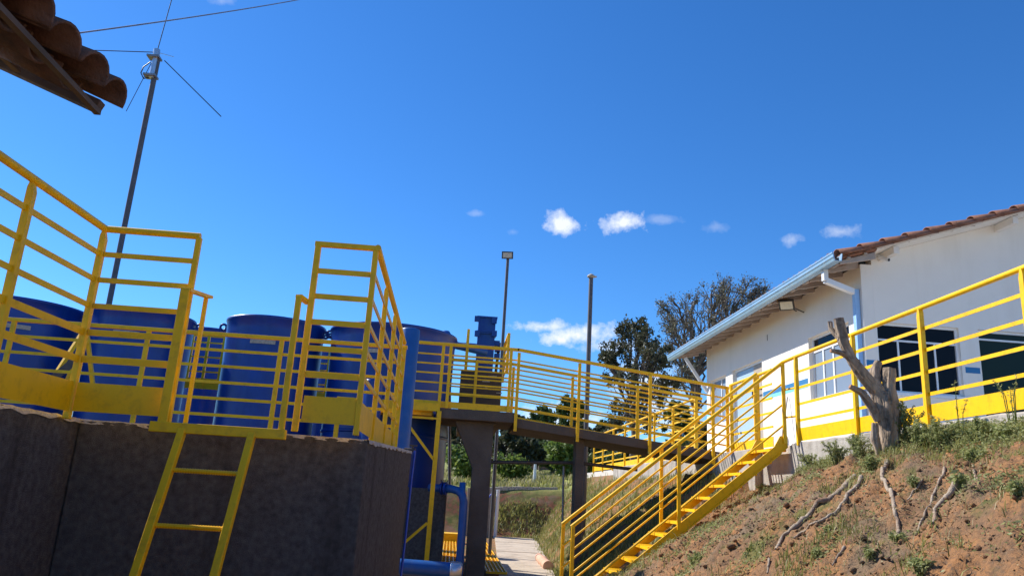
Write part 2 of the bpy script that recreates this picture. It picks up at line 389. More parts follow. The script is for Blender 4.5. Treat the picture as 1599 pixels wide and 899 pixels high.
# ------------------------------------------------------------------ yellow railings
def post(mb, x, y, z0, z1, w=.05, d=.05, taper=0.0, axis='x'):
    """flat bar post; taper cuts its top corners"""
    if not taper: mb.box(x-w/2, x+w/2, y-d/2, y+d/2, z0, z1); return mb
    if axis == 'x': mb.prism([(x-w/2, z0), (x+w/2, z0), (x+w/2, z1-taper), (x+w*.12, z1), (x-w*.30, z1), (x-w/2, z1-taper*.6)], 'y', y-d/2, y+d/2)
    else: mb.prism([(y-d/2, z0), (y+d/2, z0), (y+d/2, z1-taper), (y+d*.12, z1), (y-d*.30, z1), (y-d/2, z1-taper*.6)], 'x', x-w/2, x+w/2)
    return mb
ZW = 1.89; ZT = 2.97
# left guard rail: runs towards the camera along the wall edge, then returns to the ladder opening
gl = thing('guard_rail', 'tall yellow guard rail on the dark wall at far left of the ladder', 'railing', (-2.15, 4.47, ZW))
a0, a1 = Vector((-2.26, 1.9, 0)), Vector((-2.15, 4.47, 0))
def ap(t, z): v = a0.lerp(a1, t); return Vector((v.x, v.y, z))
MB().tube([ap(0, ZT), ap(1, ZT)], .022, 12).build('top_rail', YEL, gl)
for k in range(5): MB().bar(ap(0, ZT-.155*(k+1)), ap(1, ZT-.155*(k+1)), .010, .030 if k < 3 else .038).build('rail', YEL, gl)
MB().bar(ap(0, 1.985), ap(1, 1.985), .006, .165).build('toe_board', YEL, gl)
for yy, in ((4.47,), (3.73,), (2.98,), (2.23,)):
    t = (yy-1.9)/2.57; v = ap(t, 0); post(MB(), v.x, v.y, ZW-.03, ZT-.015, .036, .040, .05).build('post', YEL, gl, bevel=.004)
MB().tube([(-2.15, 4.47, ZT), (-1.60, 4.47, ZT)], .020, 12).build('top_rail', YEL, gl)
for k in range(5): MB().bar((-2.13, 4.47, ZT-.155*(k+1)), (-1.62, 4.47, ZT-.155*(k+1)), .010, .030 if k < 3 else .036).build('rail', YEL, gl)
MB().box(-2.125, -1.645, 4.462, 4.470, 1.905, 2.065).build('toe_board', YEL, gl)
post(MB(), -1.605, 4.47, ZW-.02, ZT-.01, .032, .03).build('post', YEL, gl, bevel=.004)
# right guard rail: ladder side, front panel, side run back to the tank front railing
gr = thing('guard_rail', 'tall yellow guard rail on the wall corner right of the ladder', 'railing', (-.73, 4.47, ZW))
MB().bar((-.925, 4.47, ZT+.01), (-.545, 4.47, ZT+.01), .034, .030).build('top_rail', YEL, gr, bevel=.003)
for k in range(5): MB().bar((-.90, 4.47, ZT-.155*(k+1)), (-.56, 4.47, ZT-.155*(k+1)), .010, .032).build('rail', YEL, gr)
MB().box(-.875, -.575, 4.462, 4.470, 1.925, 2.075).build('toe_board', YEL, gr)
post(MB(), -.905, 4.47, ZW-.02, ZT, .034, .034).build('post', YEL, gr, bevel=.004)
post(MB(), -.562, 4.47, ZW-.02, ZT, .032, .034).build('post', YEL, gr, bevel=.004)
MB().tube([(-.55, 4.45, ZT+.01), (-.56, 7.38, ZT-.02)], .020, 12).build('top_rail', YEL, gr)
for k in range(5): MB().bar((-.553, 4.49, ZT-.155*(k+1)), (-.56, 7.4, ZT-.155*(k+1)-.02), .010, .026).build('rail', YEL, gr)
MB().box(-.562, -.555, 4.50, 7.36, 1.905, 2.065).build('toe_board', YEL, gr)
for yy in (5.25, 6.1, 6.9): post(MB(), -.556, yy, ZW-.03, ZT-.03, .032, .036, .035).build('post', YEL, gr, bevel=.004)
# railing in front of the tanks
FT = 2.915
fr = thing('guard_rail', 'long yellow railing standing just in front of the blue tanks', 'railing', (-3, 7.42, 1.85))
MB().bar((-6.6, 7.42, FT), (-.53, 7.42, FT), .045, .035).build('top_rail', YEL, fr, bevel=.004)
for k in range(6): MB().bar((-6.6, 7.42, FT-.152*(k+1)), (-.54, 7.42, FT-.152*(k+1)), .010, .028).build('rail', YEL, fr)
for xx in (-.56, -1.73, -2.98, -4.22, -5.45, -6.5): post(MB(), xx, 7.42, 1.8, FT-.015, .042, .03).build('post', YEL, fr, bevel=.004)

# ladder with its opening frame and lip
la = thing('ladder', 'yellow steel ladder leaning against the dark concrete wall', 'ladder', (-1.3, 3.75, G0))
lt = Vector((0, 4.40, 1.86)); lb = Vector((0, 3.72, .3))
for xx in (-1.49, -1.115):
    MB().bar((xx, lt.y, lt.z), (xx-.01, lb.y, lb.z), .040, .045, up=(0, 1, 0)).build('stile', YEL, la, bevel=.004)
for k in range(5):
    t = (.26+.30*k)/1.7; z = lerp(lt.z, lb.z, t); yy = lerp(lt.y, lb.y, t)
    mb = MB(); mb.tube([(-1.48, yy, z), (-1.12, yy, z)], .0115, 8)
    for j in range(26): x = -1.47+j*.0135; mb.tube([(x, yy, z), (x+.006, yy, z)], .0135, 8)
    mb.build('rung', YEL, la)
lf = thing('gate_frame', 'low yellow steel frame around the opening at the head of the ladder', 'frame', (-1.3, 4.4, 1.83))
MB().bar((-1.665, 4.395, 1.845), (-.935, 4.395, 1.845), .05, .055).build('lip', YEL, lf, bevel=.004)
post(MB(), -1.607, 4.395, 1.85, 2.635, .052, .012).build('post', YEL, lf, bevel=.004)
post(MB(), -.963, 4.395, 1.85, 2.635, .032, .030).build('post', YEL, lf, bevel=.004)
MB().bar((-1.60, 4.40, 2.625), (-1.60, 4.80, 2.68), .045, .018).build('arm', YEL, lf)
MB().bar((-.965, 4.39, 2.635), (-.925, 4.50, 2.62), .04, .018).build('arm', YEL, lf)
post(MB(), -1.62, 4.80, 1.84, 2.68, .022, .022).build('post', YEL, lf)

# dark plastered basin walls
zc = ZW-.012
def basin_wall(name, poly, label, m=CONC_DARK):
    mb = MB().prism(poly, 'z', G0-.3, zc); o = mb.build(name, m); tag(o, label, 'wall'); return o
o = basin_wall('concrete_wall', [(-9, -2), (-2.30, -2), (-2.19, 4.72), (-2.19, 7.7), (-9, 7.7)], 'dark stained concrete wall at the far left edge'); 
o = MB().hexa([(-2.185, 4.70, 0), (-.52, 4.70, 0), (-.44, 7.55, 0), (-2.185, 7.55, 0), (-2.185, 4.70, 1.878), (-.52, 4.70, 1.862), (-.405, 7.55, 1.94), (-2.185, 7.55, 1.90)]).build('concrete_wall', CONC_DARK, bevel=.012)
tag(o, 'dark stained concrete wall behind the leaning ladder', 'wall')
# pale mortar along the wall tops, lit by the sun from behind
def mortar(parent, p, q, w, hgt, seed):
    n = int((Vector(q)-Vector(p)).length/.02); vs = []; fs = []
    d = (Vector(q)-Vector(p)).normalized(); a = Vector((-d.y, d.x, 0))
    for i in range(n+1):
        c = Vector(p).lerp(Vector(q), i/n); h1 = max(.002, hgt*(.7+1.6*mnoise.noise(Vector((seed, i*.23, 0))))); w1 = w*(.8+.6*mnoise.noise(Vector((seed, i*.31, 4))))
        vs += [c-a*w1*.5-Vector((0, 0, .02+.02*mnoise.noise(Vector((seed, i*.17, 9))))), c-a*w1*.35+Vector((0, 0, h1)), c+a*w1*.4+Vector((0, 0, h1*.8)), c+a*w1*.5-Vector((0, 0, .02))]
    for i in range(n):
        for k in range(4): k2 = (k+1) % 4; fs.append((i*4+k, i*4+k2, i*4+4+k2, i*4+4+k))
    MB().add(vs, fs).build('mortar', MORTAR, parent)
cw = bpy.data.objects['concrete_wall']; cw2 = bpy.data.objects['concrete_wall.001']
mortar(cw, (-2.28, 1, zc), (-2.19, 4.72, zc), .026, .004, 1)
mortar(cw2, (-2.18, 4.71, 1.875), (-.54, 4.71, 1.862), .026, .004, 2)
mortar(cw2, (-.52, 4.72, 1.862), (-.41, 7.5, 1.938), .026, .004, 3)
# valve and thin hose at the corner
vh = thing('drain_hose', 'thin blue hose with a small valve hanging down the wall corner', 'hose', (-.4, 7.5, 1.9))
MB().tube([(-.375, 7.52, 1.95), (-.385, 7.53, 1.7), (-.39, 7.5, 1.2), (-.415, 7.5, .3)], .011, 8).build('hose', HOSE, vh)
mb = MB(); mb.tube([(-.48, 7.55, 1.955), (-.37, 7.55, 1.955)], .018, 8); mb.tube([(-.40, 7.55, 1.95), (-.40, 7.55, 2.0)], .010, 8); mb.box(-.43, -.36, 7.535, 7.565, 1.99, 2.005)
mb.build('valve', DARKST, vh)

# ------------------------------------------------------------------ blue tanks
def tank(px_l, px_r, py, Y, zb, label, ztop=None, lugs=(), sticker=None):
    pl, pr = at(px_l[0], px_l[1], Y), at(px_r[0], px_r[1], Y)
    c = (pl+pr)/2; r = (pr.x-pl.x)/2; zt = ztop or c.z
    th = thing('water_tank', label, 'tank', (c.x, Y, zb), 'blue fibreglass tanks in a row')
    z = zt
    prof = [(r*.955, zb), (r*.957, zb+.9), (r*.962, z-.75), (r*.972, z-.22), (r*.985, z-.06), (r*1.0, z-.045), (r*1.005, z-.02), (r, z), (r*.96, z), (r*.945, z-.05), (r*.93, z-.5), (0.01, z-.52)]
    MB().lathe((c.x, Y, 0), prof, 72).build('shell', BLUE, th)
    for zz in (zb+.85,): MB().lathe((c.x, Y, 0), [(r*.955, zz-.03), (r*.972, zz-.022), (r*.972, zz+.022), (r*.958, zz+.03)], 72).build('seam_ring', BLUE, th)
    for ang in lugs:
        a = R(ang); d = Vector((math.cos(a), math.sin(a), 0)); b = Vector((c.x, Y, z-.10))+d*r*.985
        mb = MB(); pts = []
        ring = b+d*.10
        s_ = Vector((0, 0, 1))
        o1 = []; n = 14
        for k in range(n+1):
            t = 2*math.pi*k/n; pts.append(ring+d*.055*math.cos(t)+s_*.055*math.sin(t))
        mb.tube(pts, .022, 8, cap=False); mb.bar(b-d*.03+s_*.04, ring-d*.04+s_*.03, .04, .03); mb.bar(b-d*.03-s_*.05, ring-d*.04-s_*.03, .04, .03)
        mb.build('lifting_lug', BLUE, th)
    if sticker:
        sx, sy, sw = sticker; p = at(sx, sy, Y-r); p2 = at(sx+sw, sy+1, Y-r)
        # plate wraps the shell
        a0 = math.atan2(0, 0); mb = MB(); vs = []; fs = []; n = 6
        xa, xb = p.x-c.x, p2.x-c.x; zz = p.z
        for k in range(n+1):
            x = lerp(xa, xb, k/n); rr = r*.975+.006; yy = -math.sqrt(max(.01, rr*rr-x*x))
            vs += [(c.x+x, Y+yy, zz-.07), (c.x+x, Y+yy, zz)]
        for k in range(n): fs.append((2*k, 2*k+2, 2*k+3, 2*k+1))
        mb.add(vs, fs).build('data_plate', STICK, th, fix=False)
    return th, c, r
TY = 14.0; TZ = 4.30
tank((-66, 480), (134, 492), 0, TY, 1.4, 'large blue tank at the far left edge, behind the left guard rail', TZ, (20, -5), (4, 502, 32))
tank((150, 490), (304, 500), 0, TY, 1.4, 'blue tank second from the left, behind the tall left railing panel', TZ, (175, 5), (176, 514, 40))
tank((357, 502), (509, 511), 0, TY, 1.4, 'blue tank in the middle, seen between the ladder posts', TZ+.02, (178, -3), (390, 528, 40))
t4, c4, r4 = tank((517, 520), (714, 533), 0, TY, 1.62, 'largest blue tank on a concrete base, at the right end of the row', TZ-.01, (182,), (556, 541, 38))
# ball vent on the big tank
vb = MB(); p = at(696, 524, TY-.4); vb.lathe(p, [(0.001, .10), (.06, .085), (.098, .03), (.10, 0), (.098, -.03), (.06, -.085), (.04, -.2)], 20); vb.build('ball_vent', BLUEP, t4)
p1 = at(714, 538, TY); MB().tube([p1-Vector((.1, 0, 0)), p1+Vector((.55, .3, -.05))], .07, 12).build('side_pipe', BLUEP, t4)
# tanks in the second row
tank((296, 516), (372, 520), 0, 19, 1.4, 'dark blue tank in the back row behind the gap left of the middle tank', at(335, 518, 19).z)
tank((500, 530), (540, 532), 0, 19, 1.4, 'narrow blue tank in the back row between the middle and largest tanks', at(520, 545, 19).z)
tank((570, 592), (600, 594), 0, 12.0, 1.4, 'small low blue vessel in front of the largest tank', at(585, 594, 12).z)
# tank bases
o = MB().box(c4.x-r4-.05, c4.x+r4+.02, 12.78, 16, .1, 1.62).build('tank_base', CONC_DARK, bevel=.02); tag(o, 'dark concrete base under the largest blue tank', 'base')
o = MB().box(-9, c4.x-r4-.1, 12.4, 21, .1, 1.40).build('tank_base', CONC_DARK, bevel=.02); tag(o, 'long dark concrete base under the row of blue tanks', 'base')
# back walkway railings glimpsed in the gaps
def small_rail(label, xa, xb, Y, zt, n=6, sp=.15, posts=3, toe=.18):
    t = thing('guard_rail', label, 'railing', (xa, Y, zt-1.1))
    MB().bar((xa, Y, zt), (xb, Y, zt), .05, .06).build('top_rail', YEL, t)
    for k in range(n): MB().bar((xa, Y, zt-sp*(k+1)), (xb, Y, zt-sp*(k+1)), .012, .03).build('rail', YEL, t)
    for k in range(posts): x = lerp(xa, xb, k/(posts-1)); post(MB(), x, Y-.002, zt-1.1, zt-.02, .05, .05).build('post', YEL, t)
    if toe: MB().box(xa, xb, Y-.01, Y, zt-1.1, zt-1.1+toe).build('toe_board', YEL, t)
    return t
p = at(303, 522, 16); q = at(352, 524, 16)
small_rail('yellow railing glimpsed behind the gap between second and middle tanks', p.x, q.x, 16, p.z)
p = at(500, 545, 16.4); q = at(532, 546, 16.4)
small_rail('yellow railing glimpsed behind the gap between middle and largest tanks', p.x, q.x, 16.4, p.z)
# struts between first and second tanks
af = thing('strut_stand', 'splayed pale yellow struts with a dark board between the first and second tanks', 'stand', at(130, 600, 11.5))
mb = MB(); mb.bar(at(80, 595, 11), at(135, 510, 11.3), .05, .05); mb.build('strut', YEL, af)
MB().bar(at(103, 598, 11.2), at(134, 520, 11.4), .04, .04).build('strut', YEL, af)
MB().bar(at(146, 610, 11.4), at(136, 520, 11.4), .05, .05).build('strut', YEL, af)
MB().bar(at(76, 596, 10.9), at(118, 562, 11.0), .06, .10).build('board', DARKST, af)
# big vertical riser pipe in front of the tank
rp = thing('riser_pipe', 'thick vertical blue pipe rising beside the wall corner', 'pipe', (-.64, 9.5, G0))
pc = at(637, 560, 9.5)
MB().lathe((pc.x, 9.5, 0), [(.118, G0), (.118, 3.50), (.112, 3.515), (.10, 3.52), (.1, 3.40), (.001, 3.4)], 32).build('pipe', BLUEP, rp)
# horizontal blue pipe low down with its bright coupling
hp = thing('supply_pipe', 'horizontal blue pipe near the ground with a bright coupling at its end', 'pipe', (-.2, 11, .55))
MB().tube([(-1.4, 11, .60), (.08, 11, .565)], .105, 24).build('pipe', BLUEP, hp)
MB().lathe((0, 0, 0), [(.001, 0), (.118, 0), (.122, .01), (.122, .13), (.11, .14), (.11, .16), (.001, .16)], 24).build('coupling', SILVER, hp)
cp_ = bpy.data.objects['coupling']; cp_.rotation_euler = (0, R(90), 0); cp_.location = Vector((.06, 11, .565))-ORG[hp.name]
# coupling mesh was shifted by the parent's origin: undo
for v in cp_.data.vertices: v.co += ORG[hp.name]
# outlet elbow pipe of the big tank
el = thing('outlet_pipe', 'blue elbow pipe leaving the largest tank and dropping to the drain', 'pipe', (.2, 12.3, G0))
pts = [(-.35, 12.55, 1.63), (0.0, 12.4, 1.63), (.10, 12.36, 1.61), (.17, 12.33, 1.55), (.20, 12.32, 1.45), (.205, 12.31, 1.1), (.205, 12.30, .34)]
MB().tube(pts, .062, 16).build('pipe', BLUEP, el)
mb = MB(); mb.lathe((.165, 12.34, 0), [(.001, 1.74), (.05, 1.74), (.05, 1.5)], 14); mb.build('stub', BLUEP, el)
mb = MB(); mb.tube([(-.16, 12.42, 1.63), (-.13, 12.41, 1.63)], .10, 16); mb.tube([(-.11, 12.40, 1.63), (-.08, 12.39, 1.63)], .10, 16); mb.build('flange', BLUE, el)
mb = MB()
for k in range(5): mb.tube([(-.17+.03*k, 12.33, 1.72), (-.17+.03*k, 12.33, 1.76)], .010, 6)
mb.build('bolt_row', DARKST, el)
o = MB().tube([at(702, 545, 14.9), at(702, 765, 14.9)], .03, 10).build('lit_edge', GALV); tag(o, 'thin grey strip standing in for the sunlit right edge of the largest tank', 'lit_edge')  # grey tube added to imitate the sunlit right face of the tank

# ------------------------------------------------------------------ footbridge and upper platform
BY = 12.45; BYB = 13.75
fb_ = thing('footbridge', 'brown concrete footbridge between the tank platform and the patio', 'footbridge', (.4, BY, G0))
# level slab
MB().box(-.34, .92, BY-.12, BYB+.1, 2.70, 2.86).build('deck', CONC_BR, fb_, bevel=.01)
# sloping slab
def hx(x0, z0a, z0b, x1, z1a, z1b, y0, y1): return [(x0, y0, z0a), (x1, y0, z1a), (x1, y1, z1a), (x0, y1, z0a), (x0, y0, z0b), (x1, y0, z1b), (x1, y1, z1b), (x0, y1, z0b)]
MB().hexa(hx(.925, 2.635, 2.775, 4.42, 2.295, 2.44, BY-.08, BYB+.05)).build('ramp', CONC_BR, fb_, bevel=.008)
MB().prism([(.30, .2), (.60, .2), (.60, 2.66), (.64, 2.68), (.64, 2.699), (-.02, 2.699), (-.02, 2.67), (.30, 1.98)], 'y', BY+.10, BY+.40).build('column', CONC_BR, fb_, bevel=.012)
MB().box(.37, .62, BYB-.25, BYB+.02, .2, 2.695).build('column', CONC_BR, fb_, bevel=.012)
MB().box(1.955, 2.095, BY+.15, BY+.42, .2, 2.53).build('column', CONC_BR, fb_, bevel=.01)
def rz(x): return 2.86 if x < .92 else lerp(2.79, 2.44, (x-.92)/3.5)
def bridge_rail(label, Y, xs_posts, top=1.05, level_x0=-.75, n=6, toe=True, z_off=0):
    t = thing('guard_rail', label, 'railing', (.4, Y, 2.8))
    X0, X1, X2 = level_x0, .90, 4.42
    MB().bar((X0, Y, 2.84+top), (X1+.03, Y, 2.84+top-.01), .05, .05).build('top_rail', YEL, t, bevel=.004)
    MB().bar((X1, Y, 2.835+top), (X2, Y, 2.44+top), .05, .048).build('top_rail', YEL, t, bevel=.004)
    for k in range(n):
        d = .152*(k+1)+.02
        MB().bar((X0, Y, 2.84+top-d), (X1, Y, 2.83+top-d), .010, .026).build('rail', YEL, t)
        MB().bar((X1, Y, 2.83+top-d), (X2, Y, 2.44+top-d), .010, .026).build('rail', YEL, t)
    if toe: MB().box(X0, X1-.02, Y-.006, Y, 2.865, 2.955).build('toe_board', YEL, t)
    for x in xs_posts:
        lo = .22 if (Y < 13 and x > .8) else 0
        post(MB(), x, Y-.03, rz(x)-lo, rz(x)+top-.01, .05, .03).build('post', YEL, t, bevel=.003)
    return t
bridge_rail('yellow railing along the near side of the footbridge', BY-.10, (-.30, -.18, .80, .93, 1.93, 3.10, 4.14, 4.38))
bridge_rail('yellow railing along the far side of the footbridge', BYB, (-.62, .28, .95, 2.03, 3.22, 4.30), top=1.04)
# yellow platform beam and the braced yellow tower below it
tw = thing('support_frame', 'braced yellow steel frame under the left end of the platform', 'frame', (-.3, 11.9, G0))
MB().bar((-1.9, BY-.15, 2.86), (-.28, BY-.15, 2.86), .05, .13).build('beam', YEL, tw, bevel=.004)
MB().bar((-.295, BY-.2, .2), (-.285, BY-.2, 2.80), .07, .05, up=(0, 1, 0)).build('post', YEL, tw, bevel=.004)
MB().bar((-1.1, BY-.2, 2.68), (-.32, BY-.2, 2.68), .03, .03).build('tie', YEL, tw)
MB().bar(at(632, 655, BY-.2), at(677, 717, BY-.2), .05, .04).build('brace', YEL, tw)
MB().bar(at(631, 847, BY-.2), at(667, 816, BY-.2), .05, .04).build('brace', YEL, tw)
MB().box(-1.9, -.4, BY+.0, BYB, 2.74, 2.84).build('grating_deck', YEL, tw)
MB().bar((-1.85, BY-.2, .2), (-1.85, BY-.2, 2.80), .07, .05, up=(0, 1, 0)).build('post', YEL, tw)

# concrete flume box with its small side rails
p0, p1 = at(720, 577, 14.0), at(784, 579, 14.0)
fl = thing('flume_box', 'brown concrete box standing on the platform behind the footbridge railing', 'flume', (p0.x, 14, 2.86))
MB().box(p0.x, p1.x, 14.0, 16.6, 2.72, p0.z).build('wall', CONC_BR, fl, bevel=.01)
mb = MB(); rs = random.Random(5)
for (x, y, w) in ((742, 586, 5), (762, 587, 14), (753, 595, 12), (757, 605, 4), (775, 613, 9)):
    a = at(x, y, 13.994); b = at(x+w, y+.6, 13.994); mb.bar(a, b, .008, .014)
mb.build('mortar_mark', MORTAR, fl)
for (pb, pt, w) in (((727, 582), (736, 514), .06), ((793, 582), (797, 520), .06)):
    t = thing('guard_rail', 'narrow yellow side rail seen edge-on '+('left' if pb[0] < 760 else 'right')+' of the tall blue box', 'railing', at(*pb, 14.0))
    a = at(*pb, 14.0); X = a.x if pb[0] < 760 else at(793, 560, 14).x; z0 = p0.z; zt = at(pt[0], pt[1], 14).z
    for yy in (14.06, 15.3): post(MB(), X, yy, z0, zt, .05, .05).build('post', YEL, t)
    for k in range(5): MB().bar((X, 14.06, zt-.16*k), (X, 15.3, zt-.16*k), .03 if k else .05, .03).build('rail', YEL, t)
# tall blue sluice box
bb = thing('sluice_box', 'tall square blue steel box with flanges above the footbridge', 'box', at(760, 578, 15.2))
a, b = at(746, 520, 15.2), at(773, 520, 15.2); zt = at(760, 494, 15.2).z; zm = at(760, 519, 15.2).z
MB().box(a.x, b.x, 15.2, 15.2+(b.x-a.x), 2.9, zt-.02).build('casing', BLUE, bb, bevel=.008)
w = .032
MB().box(a.x-w, b.x+w, 15.2-w, 15.2+(b.x-a.x)+w, zt-.03, zt).build('flange', BLUE, bb)
MB().box(a.x-w, b.x+w, 15.2-w, 15.2+(b.x-a.x)+w, zm-.028, zm-.003).build('flange', BLUE, bb)
MB().box(a.x-w, b.x+w, 15.2-w, 15.2+(b.x-a.x)+w, zm+.003, zm+.028).build('flange', BLUE, bb)
mb = MB()
for (x, y) in ((745, 498), (772, 501), (772, 521), (745, 521)): c = at(x, y, 15.13); mb.box(c.x-.05, c.x+.05, 15.1, 15.16, c.z-.05, c.z+.06)
for (x, y) in ((774, 536), (775, 545), (774, 556)): c = at(x, y, 15.3); mb.box(c.x-.03, c.x+.08, 15.25, 15.4, c.z-.05, c.z+.05)
mb.build('bracket', BLUE, bb)
MB().tube([at(716, 540, 14.6), at(748, 542, 15.4)], .075, 12).build('inlet_pipe', BLUEP, bb)
MB().tube([at(780, 535, 15.4), at(768, 630, 15.4)], .03, 8).build('stem', DARKST, bb)

# black pipe rail under the bridge with its stand
pr = thing('pipe_rail', 'thin dark horizontal pipe on a slim post under the footbridge', 'pipe', (1.8, 12.9, G0))
MB().tube([at(762, 721, 12.95), at(900, 722, 12.95), at(995, 733, 12.95)], .028, 10).build('pipe', DARKST, pr)
MB().tube([(1.82, 12.95, 2.1), (1.85, 12.95, .3)], .018, 8).build('post', GALV, pr)

# ------------------------------------------------------------------ yellow drain gratings
def grating(label, x0, x1, y0, y1, z, nb=None):
    t = thing('drain_grating', label, 'grating', (x0, y0, z))
    mb = MB().box(x0, x0+.02, y0, y1, z, z+.04); mb.box(x1-.02, x1, y0, y1, z, z+.04); mb.box(x0+.021, x1-.021, y0, y0+.02, z, z+.038); mb.build('frame', YEL, t)
    mb = MB(); x = x0+.06
    while x < x1-.03: mb.box(x, x+.016, y0+.02, y1, z+.002, z+.034); x += .07
    y = y0+.15
    while y < y1: mb.box(x0+.02, x1-.02, y, y+.012, z+.001, z+.026); y += .15
    o = mb.build('bars', YEL, t); o['kind'] = 'stuff'
    return t
GZ = .345
grating('long yellow drain grating beside the path, right of the brown column', .66, 1.0, 13.2, 23.6, GZ)
grating('yellow drain grating on the ground between the tank base and column', -.15, .28, 12.9, 20.5, GZ)
o = MB().box(-.2, .32, 20.7, 21.3, .3, .55).build('yellow_step', YEL, bevel=.01); tag(o, 'small yellow step box at the end of the short grating', 'step')
# ------------------------------------------------------------------ end-of-path bits
wp = MB().tube([(1.43, 24.55, .3), (1.44, 24.5, 1.72)], .055, 12).build('drain_pipe', WHITEP); tag(wp, 'white vertical drain pipe at the far end of the path', 'pipe')
o = MB().box(.5, 1.36, 24.6, 24.85, .1, 1.72).build('end_wall', CONC); tag(o, 'grey concrete end wall beside the white drain pipe', 'wall')
kb = MB(); 
for i in range(14):
    a = Vector((lerp(.6, 3.6, i/14), lerp(26.5, 27.1, i/14), 0)); b = Vector((lerp(.6, 3.6, (i+1)/14)-.01, lerp(26.5, 27.1, (i+1)/14), 0))
    a.z = H(a.x, a.y)+.02; b.z = H(b.x, b.y)+.02; kb.bar(a, b, .25, .12)
o = kb.build('kerb', MORTAR); tag(o, 'pale concrete kerb along the top of the far bank', 'kerb')
hz = MB(); pts = []
for k in range(13): t = k/12; pts.append((lerp(.98, 1.33, t**1.8), 24.4, lerp(.36, 1.62, math.sin(t*math.pi/2))))
o = hz.tube(pts, .02, 8).build('hose', HOSE); tag(o, 'thin blue hose arching up the end wall by the white pipe', 'hose')
# broken clay pipe lying at the foot of the bank
cp = thing('clay_pipe', 'broken salmon coloured clay pipe lying beside the path', 'pipe', hit(850, 878) or (1.9, 15, .3))
pa, pb = at(842, 862, 16.6), at(856, 884, 14.6); pa.z = H(pa.x, pa.y)+.09; pb.z = H(pb.x, pb.y)+.09
mb = MB(); d = (pb-pa)
mb.tube([pa, pa+d*.45, pa+d*.5, pa+d*.52, pb], [.085, .088, .105, .09, .095], 16); mb.build('barrel', CLAY, cp)

# ------------------------------------------------------------------ staircase
st = thing('staircase', 'yellow steel staircase climbing the bank from the path to the patio', 'staircase', (1.4, 10.2, G0))
YN, YF = 9.80, 10.60; SL = .82
def zb_(X): return 2.37-SL*(4.25-X)
def pxz(X, d): return zb_(X)+d
XB = 1.72
for nm, yy in (('near', YN), ('far', YF)):
    X1 = 4.27; X0 = XB
    MB().prism([(X0, max(.2, zb_(X0))), (X1, zb_(X1)), (X1, 2.53), (X1-.10, 2.53), (X1-.18, zb_(X1-.18)+.15), (X0, zb_(X0)+.15)], 'y', yy-.012, yy+.012).build('stringer', YEL, st, bevel=.003)
    MB().prism([(X0, zb_(X0)), (X1-.1, zb_(X1-.1)), (X1-.1, zb_(X1-.1)+.014), (X0, zb_(X0)+.014)], 'y', yy-.05 if yy == YN else yy, yy if yy == YN else yy+.05).build('stringer_flange', YEL, st)
nt_ = 13; rise = (2.42-.32)/nt_
for k in range(nt_):
    z = 2.40-k*rise; X = 4.16-(2.40-z)/SL
    z -= .035; mb = MB().box(X-.125, X+.095, YN+.013, YF-.013, z-.006, z); mb.box(X-.125, X-.119, YN+.013, YF-.013, z-.035, z-.006); mb.box(X+.09, X+.095, YN+.013, YF-.013, z-.03, z-.006)
    mb.build('tread', YEL, st)
def stair_rail(yy, x_top, label):
    t = thing('handrail', label, 'railing', (2.5, yy, 1.3), 'sloping handrails of the yellow staircase')
    zt = lambda X: 3.50-.815*(4.25-X)
    xb = 1.50
    top = [(xb, yy, zt(xb)), (x_top, yy, zt(x_top))]
    MB().tube(top, .024, 12).build('top_rail', YEL, t)
    for k in range(3): d = .27*(k+1); MB().tube([(xb+.02, yy, zt(xb)-d), (x_top, yy, zt(x_top)-d)], .013, 8).build('rail', YEL, t)
    for x in (xb+.02, 2.84, x_top-.02):
        zb = zb_(x)+.08 if x > 1.8 else .3
        post(MB(), x, yy-.02 if yy == YN else yy+.02, zb, zt(x)-.01, .045, .03).build('post', YEL, t, bevel=.003)
    return t
h1 = stair_rail(YN, 4.25, 'near handrail of the yellow staircase, on the side facing the red bank')
h2 = stair_rail(YF, 4.20, 'far handrail of the yellow staircase, on the footbridge side')

# ------------------------------------------------------------------ patio railings
def y_rail(label, X, ys_posts, y0, y1, n=6, zt=3.53, toe=.14, taper=0, group=None, tr=.024, sp=.165, mw=.032):
    t = thing('guard_rail', label, 'railing', (X, y0, 2.44), group)
    MB().tube([(X, y0, zt), (X, y1, zt)], tr, 12).build('top_rail', YEL, t)
    for k in range(n): MB().bar((X, y0, zt-sp*(k+1)), (X, y1, zt-sp*(k+1)), .010, mw).build('rail', YEL, t)
    if toe: MB().box(X-.004, X+.004, y0, y1, 2.455, 2.455+toe).build('toe_board', YEL, t)
    for yy in ys_posts: post(MB(), X-.015, yy, 2.40, zt-.012, .045, .05, taper, 'y').build('post', YEL, t, bevel=.003)
    return t
near = y_rail('yellow patio railing in front of the building, right of the stair head', 4.30, (9.50, 8.05, 6.78, 5.42, 4.1, 2.9), 2.2, 9.52, n=4, sp=.205, taper=.07, toe=.16)
MB().tube([(4.30, 9.52, 3.53), (4.25, YN, 3.50)], .024, 12).build('top_rail', YEL, near)
for z in (3.13, 2.77): MB().tube([(4.30, 9.52, z), (4.25, YN, z)], .013, 8).build('rail', YEL, near)
mid = y_rail('short yellow railing between the stair head and the footbridge', 4.42, (11.1, 12.2), YF, 12.3, n=4, sp=.2, toe=.14)
far_ = y_rail('yellow patio railing continuing beyond the footbridge', 4.42, (14.1, 15.6, 17.1, 18.6, 20.1, 21.6, 23.1, 24.6), 14.0, 24.8, n=5, sp=.17, toe=.15)

